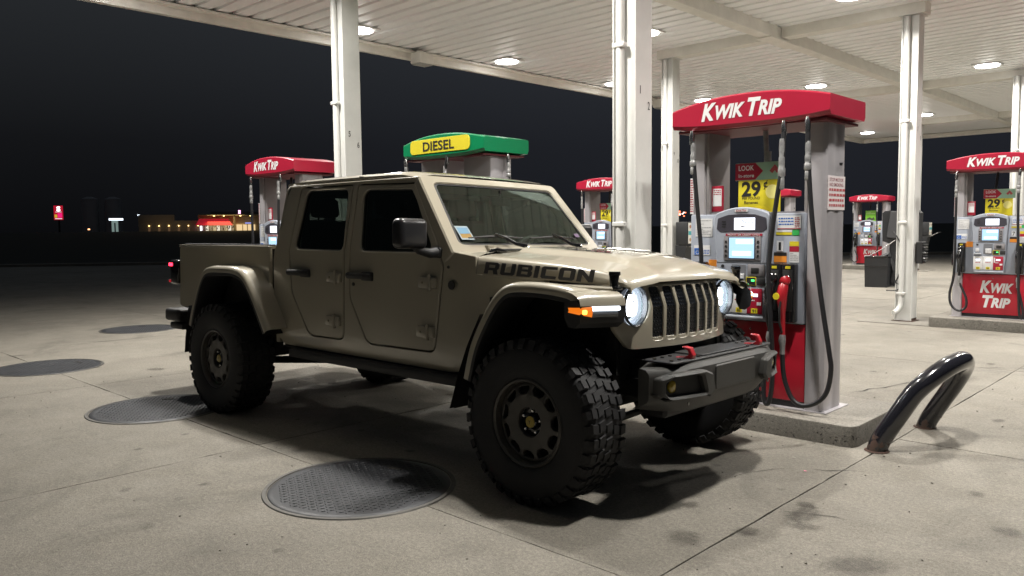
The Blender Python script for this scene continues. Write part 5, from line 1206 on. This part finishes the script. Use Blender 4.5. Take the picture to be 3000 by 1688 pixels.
dispenser('dark grey towel dispenser with food advert on column 9 and 10', -8.25, 13.42, 1.18)
dispenser('dark towel dispenser with pale squeegee on the farthest column', -8.30, 28.2, 1.15)
# black multi fin box on column 7/8
t = thing('wall_unit', 'small black ribbed box fixed low on column 7 and 8', 'black box', (-4.05, 13.42, .92), 0)
bm = B(); box(bm, 0, .10, -.09, .09, 0, .34, .012, 2); bx_ = obj('case', bm, BLACKP, t)
for k in range(7):
    bm = B(); box(bm, .10, .135, -.07, .07, .03 + k * .043, .045 + k * .043, .003, 1); obj('rib', bm, CHROME if k % 2 else BLACKP, t)
# bin and dark kiosk by the far pump
t = thing('trash_bin', 'black square bin standing in front of the far pump, left of column 7 and 8', 'trash can', (-7.03, 20.35, 0), .12)
bm = B(); secs = [[(sx * w, sy * w * .9, z) for sx, sy in ((-1, -1), (1, -1), (1, 1), (-1, 1))] for w, z in ((.25, 0), (.27, .72))]; loft(bm, secs, closed=True, caps=True); obj('bin_body', rec(bm), DARKGREY, t)
bm = B(); box(bm, -.28, .28, -.25, .25, .722, .76, .02, 2); obj('lid', bm, BLACKG, t, 40); bm = B(); box(bm, -.262, .262, -.245, -.238, .50, .515); obj('rim_line', bm, BLACKG, t)
t = thing('wash_station', 'tall dark windshield wash station with paper towel flap beside the black bin', 'wash station', (-6.62, 20.75, 0), .1)
bm = B(); secs = [[(sx * w, sy * .2, z) for sx, sy in ((-1, -1), (1, -1), (1, 1), (-1, 1))] for w, z in ((.20, .02), (.22, 1.05), (.40, 1.12), (.42, 1.80), (.36, 1.86))]; loft(bm, secs, closed=True, caps=True); ws = obj('station_body', rec(bm), DARKGREY, t)
bm = B(); box(bm, -.44, -.04, -.27, -.21, 1.16, 1.82, .02, 2, Matrix.Rotation(.12, 4, 'Y')); obj('flap', bm, mat('mid grey plastic', (.055, .056, .06), .5), t)
bm = B(); tube(bm, [(-.75, -.25, .72), (-.40, -.25, .92), (-.10, -.24, 1.15)], .014, 6); obj('squeegee', rec(bm), CHROME, t)
bm = B(); P = [(-.62, -.2, .62), (-.25, -.2, .80), (-.12, -.2, .40), (-.18, -.2, .12)]; tube(bm, [Vector(p) for p in P], [.06, .09, .08, .06], 6); obj('wash_tub', rec(bm), DARKGREY, t)
# loose hose on column 7/8
t = thing('air_hose', 'thin dark hose dangling from the left side of column 7 and 8', 'hose', (-4.30, 13.25, .0))
bm = B(); tube(bm, smoothpath([(-.06, 0, 1.42), (.05, -.02, 1.25), (.10, -.02, 1.0), (.05, -.02, .75), (.0, -.02, .62), (.08, -.02, .58), (.02, -.02, .50), (-.14, -.02, .49)], 5), .010, 6); obj('hose_line', rec(bm), BLACKP, t, 60)
# barrel left of pump 7
t = thing('trash_barrel', 'rounded black and cream barrel peeking out left of pump 7', 'trash can', (-3.62, 14.6, 0))
bm = B(); R = lathe(bm, [(.22, .0), (.23, .20), (.225, .22)], 'z', 20); obj('base', rec(bm), BLACKP, t, 40)
bm = B(); R = lathe(bm, [(.222, .22), (.235, .85)], 'z', 20); b_ = obj('barrel_body', rec(bm), mat('cream plastic', (.42, .42, .33), .5, var=.2), t, 40)
bm = B(); lathe(bm, [(.226, .34), (.231, .58)], 'z', 20); obj('yellow_band', rec(bm), mat('dull yellow band', (.36, .36, .06), .5), b_)
bm = B(); R = lathe(bm, [(.245, .85), (.25, .98), (.22, 1.12), (.14, 1.22), (.04, 1.25)], 'z', 20); bm.faces.new(R[-1]); obj('dome_lid', rec(bm), BLACKG, t, 60)
# black bench / cart far right of the main pump
t = thing('patio_bench', 'low black bench far off between the main pump and the far pump', 'bench', (-11.4, 26.2, 0), .3)
put(t, 'seat', BLACKP, -.6, .6, -.2, .2, .70, .78, .02)
for sx in (-.5, .5): put(t, 'leg', BLACKP, sx - .05, sx + .05, -.15, .15, 0, .70)
bm = B(); tube(bm, [(.1, 0, .78), (.45, 0, 1.05), (.75, 0, 1.22)], .02, 6); obj('handle', rec(bm), BLACKP, t)
# crumbs and bits on the slabs
r = random.Random(11)
def litter(label, x, y, m, s=.02, name='leaf', cat='leaf'):
    bm = B(); n = 6; vs = [bm.verts.new((x * 0 + s * r.uniform(.5, 1) * math.cos(2 * PI * k / n), s * .6 * r.uniform(.5, 1) * math.sin(2 * PI * k / n), r.uniform(.004, .010))) for k in range(n)]; bm.faces.new(vs)
    o = obj(name, bm, m); o.location = (x, y, 0); o.rotation_euler = (0, 0, r.uniform(0, 6)); tag(o, label, cat)
litter('tiny pink dot on the concrete below the island corner', -2.06, 4.78, mat('pink scrap', (.8, .15, .30), .5), .014, 'paper_scrap', 'scrap')
litter('small pale scrap on the concrete in front of the island', -2.24, 5.02, mat('pale scrap', (.6, .58, .52), .6), .017, 'paper_scrap', 'scrap')
litter('small dry leaf lying on the concrete at the lower right', -.72, 4.15, mat('dry leaf', (.18, .15, .06), .8), .035)
litter('small white scrap on the concrete right of the bent pipe', -1.28, 6.35, mat('pale scrap', (.6, .58, .52), .6), .013, 'paper_scrap', 'scrap')
bm = B()
for k in range(420):
    x, y = r.uniform(-9, 1.5), r.uniform(1.6, 9); s = r.uniform(.002, .006); M_ = Matrix.Translation((x, y, .003)) @ Matrix.Rotation(r.uniform(0, 3), 4, 'Z'); box(bm, -s, s, -s * .7, s * .7, -s * .4, s * .6, 0, 1, M_)
obj('grit', bm, mat('grit', (.22, .20, .17), .8), None, kind='stuff')

# =====================================================================
# FAR BACKGROUND (about 150 m off, beyond the dark field)
# =====================================================================
def polar(ax, ay, back=0.0): return None
U = Vector((-136.3, 62.8, 0)).normalized(); Rg = Vector((-U.y, U.x, 0)) * -1      # U away from the camera, Rg to the right in the picture
def frame(px, py): # place a local frame (x right, y away) at a world point
    return Matrix(((Rg.x, U.x, 0, px), (Rg.y, U.y, 0, py), (0, 0, 1, 1.45), (0, 0, 0, 1)))
NWALL = mat('tan stucco', (.36, .30, .21), .8, var=.1, vs=.5); NDARK = mat('dark brown wall', (.30, .26, .21), .8, var=.15, vs=.5)
t = thing('convenience_store', 'distant tan store with red awning, lit windows and porch, at the left', 'store'); t.matrix_world = frame(-134.8, 62.2)
put(t, 'wall', NWALL, 0, 12.5, .4, 9, 0, 2.95); put(t, 'roof', mat('roof grey', (.12, .115, .11), .8), 2.2, 14, 1.5, 9, 2.95, 3.45)
bm = B(); vs = [bm.verts.new(p) for p in ((-.4, -1.3, 1.05), (5.6, -1.3, 1.05), (4.9, .38, 2.2), (.2, .38, 2.2))]; bm.faces.new(vs); bm.faces.new([bm.verts.new(p) for p in ((-.4, -1.3, 1.05), (.2, .38, 2.2), (-.4, .38, 1.05))]); bm.faces.new([bm.verts.new(p) for p in ((5.6, -1.3, 1.05), (4.9, .38, 2.2), (5.6, .38, 1.05))]); aw = obj('awning', bm, mat('lit red awning', (.55, .02, .04), .5, emit=(.8, .03, .06), es=.30), t)
r2 = random.Random(5)
for k in range(9):
    x = .55 + k * .62; w_ = put(t, 'window', glow('lit shop window %d' % (k % 3), ((1, .80, .45), (1, .9, .7), (.9, .7, .4))[k % 3], (.55, .9, .35)[k % 3]), x, x + .5, .36, .40, .12, .98)
    bm = B()
    for q in range(5): a = r2.uniform(x, x + .4); z = r2.uniform(.15, .8); box(bm, a, a + r2.uniform(.05, .15), .30, .35, z, z + r2.uniform(.05, .3))
    obj('shelf_goods', bm, BLACKP, w_)
put(t, 'door_sign', glow('lit white sign', (.95, .9, 1), 2.4), .30, .62, -.2, -.1, .15, .95)
put(t, 'column', mat('cream post', (.55, .48, .30), .6), 5.75, 6.0, -2.2, -1.9, 0, 2.75)
po = put(t, 'porch_roof', mat('cream porch', (.50, .44, .28), .6), .2, 13.5, -2.4, .38, 2.70, 2.95)
for x in (2.6, 4.2, 6.9, 8.6): put(t, 'porch_light', glow('warm porch lamp', (1, .72, .25), 9), x - .13, x + .13, -1.5, -1.3, 2.62, 2.70)
put(t, 'logo_sign', glow('lit pink sign', (1, .45, .8), 3.0), 6.55, 6.9, -2.5, -2.42, 3.0, 3.6)
for x, w in ((6.3, .9), (7.4, .6), (8.2, 1.2)): put(t, 'lit_front', glow('warm shop front', (1, .72, .38), .9), x, x + w, -.2, .39, .1, 1.15)
put(t, 'blue_band', glow('lit blue band', (.35, .4, 1), .9), 7.7, 9.0, -.5, -.4, 1.3, 1.5)
d = bpy.data.lights.new('porch_lamp', 'AREA'); d.energy = 330; d.size = 6; d.shape = 'SQUARE'; d.color = (1, .74, .35); lo = bpy.data.objects.new('porch_lamp', d); C.objects.link(lo); lo.parent = t; lo.location = (4.5, -1.9, 2.55); lo.rotation_euler = (-.5, 0, 0)
t = thing('strip_mall', 'long low dark building with six small warm wall lamps, left of the red awning store', 'building'); t.matrix_world = frame(-139.0, 53.8)
put(t, 'wall', NDARK, 0, 10.6, 0, 6, 0, 1.9); put(t, 'parapet', NDARK, 0, 5.6, -.2, 6, 1.9, 2.9)
for k in range(6):
    w_ = put(t, 'wall_lamp', glow('warm wall lamp', (1, .66, .25), 6.5), 1.55 + k * 1.55, 1.68 + k * 1.55, -.12, -.02, .95, 1.10)
    put(w_, 'lit_door', glow('dim door', (.9, .5, .25), .10), 1.45 + k * 1.55, 1.8 + k * 1.55, -.015, -.005, .1, .85)
d = bpy.data.lights.new('added_wall_wash', 'AREA'); d.energy = 11; d.size = 7; d.size_y = 1; d.shape = 'RECTANGLE'; d.color = (1, .72, .42); lo = bpy.data.objects.new('added_wall_wash', d); C.objects.link(lo); lo.parent = t; lo.location = (5, -3.0, 1.2); lo.rotation_euler = (1.75, 0, 0)  # added area light before the wall, standing in for the wall lamps' spill
t = thing('gas_kiosk', 'small distant white lit kiosk between the tall sign and the low building', 'kiosk'); t.matrix_world = frame(-141.5, 50.0)
put(t, 'lit_canopy', glow('lit white canopy', (.8, .9, 1), 2.0), 0, 2.1, -.5, .5, 2.0, 2.35); put(t, 'lit_wall', glow('dim white wall', (.55, .75, .70), .30), .35, 1.3, 0, .5, .1, 2.0); put(t, 'dark_door', BLACKP, .75, .95, -.05, 0, .1, 1.6)
t = thing('roadside_sign', 'distant red and yellow lit sign with a white S at the far left', 'sign'); t.matrix_world = frame(-144.2, 42.0)
put(t, 'pole', UNDER, 1.0, 1.25, .1, .3, 0, 2.2); s_ = put(t, 'sign_board', glow('lit red sign', (1, .02, .06), .42), .45, 1.75, 0, .25, 2.15, 4.45); put(s_, 'price_red', glow('lit pink price', (1, .02, .22), .9), 1.0, 1.62, -.06, -.01, 2.50, 3.25); put(s_, 'price_yellow', glow('lit yellow price', (1, .65, .05), .6), .55, .92, -.06, -.01, 2.50, 3.0)
bm = B(); lettering(bm, [('S', 1)], (1.15, -.08, 3.95), (1, 0, 0), (0, 0, 1), 1.0, .05, width=.55); obj('sign_letter', bm, glow('lit white letter', (1, 1, 1), 2.2), s_); put(s_, 'white_strip', glow('lit white strip', (1, .8, .85), 1.1), .7, 1.55, -.06, -.01, 3.38, 3.46); put(s_, 'white_strip', glow('lit white strip', (1, .8, .85), 1.1), .6, 1.6, -.06, -.01, 2.28, 2.38)
t = thing('silo_pair', 'two barely visible grey storage tanks behind the kiosk', 'silo'); t.matrix_world = frame(-150, 50.0)
for x in (-.5, 3.2):
    bm = B(); R = lathe(bm, [(1.4, 0), (1.4, 6.0), (.4, 6.4)], 'z', 16, (x, 4, 0)); bm.faces.new(R[-1]); obj('tank', rec(bm), mat('dark tank', (.26, .26, .27), .8), t, 40)
for x, y, z, c, lab in ((-142.8, 47.2, 1.9, (1, .45, .2), 'tiny orange lamp left of the kiosk'), (-139.3, 54.0, 4.2, (.8, .9, 1), 'tiny white lamp above the low building'),):
    bm = B(); box(bm, x - .12, x + .12, y - .12, y + .12, z, z + .2); o = obj('distant_lamp', bm, glow('tiny lamp ' + lab[:9], c, 4)); tag(o, lab, 'lamp')
r3 = random.Random(3); t = thing('distant_traffic_lights', 'cluster of tiny red lights on the dark horizon right of column 9 and 10', 'lights', (-78.9, 127.6, 1.5))
for k in range(9):
    bm = B(); x, y, z = r3.uniform(-1.0, 1.0), r3.uniform(-1, 1), 2.2 + r3.uniform(-.5, .6); box(bm, x - .10, x + .10, y - .1, y + .1, z, z + .16); obj('light', bm, glow(*(('tiny red light', (1, .18, .08), 5) if k % 3 else ('tiny pale light', (1, .8, .7), 4))), t)
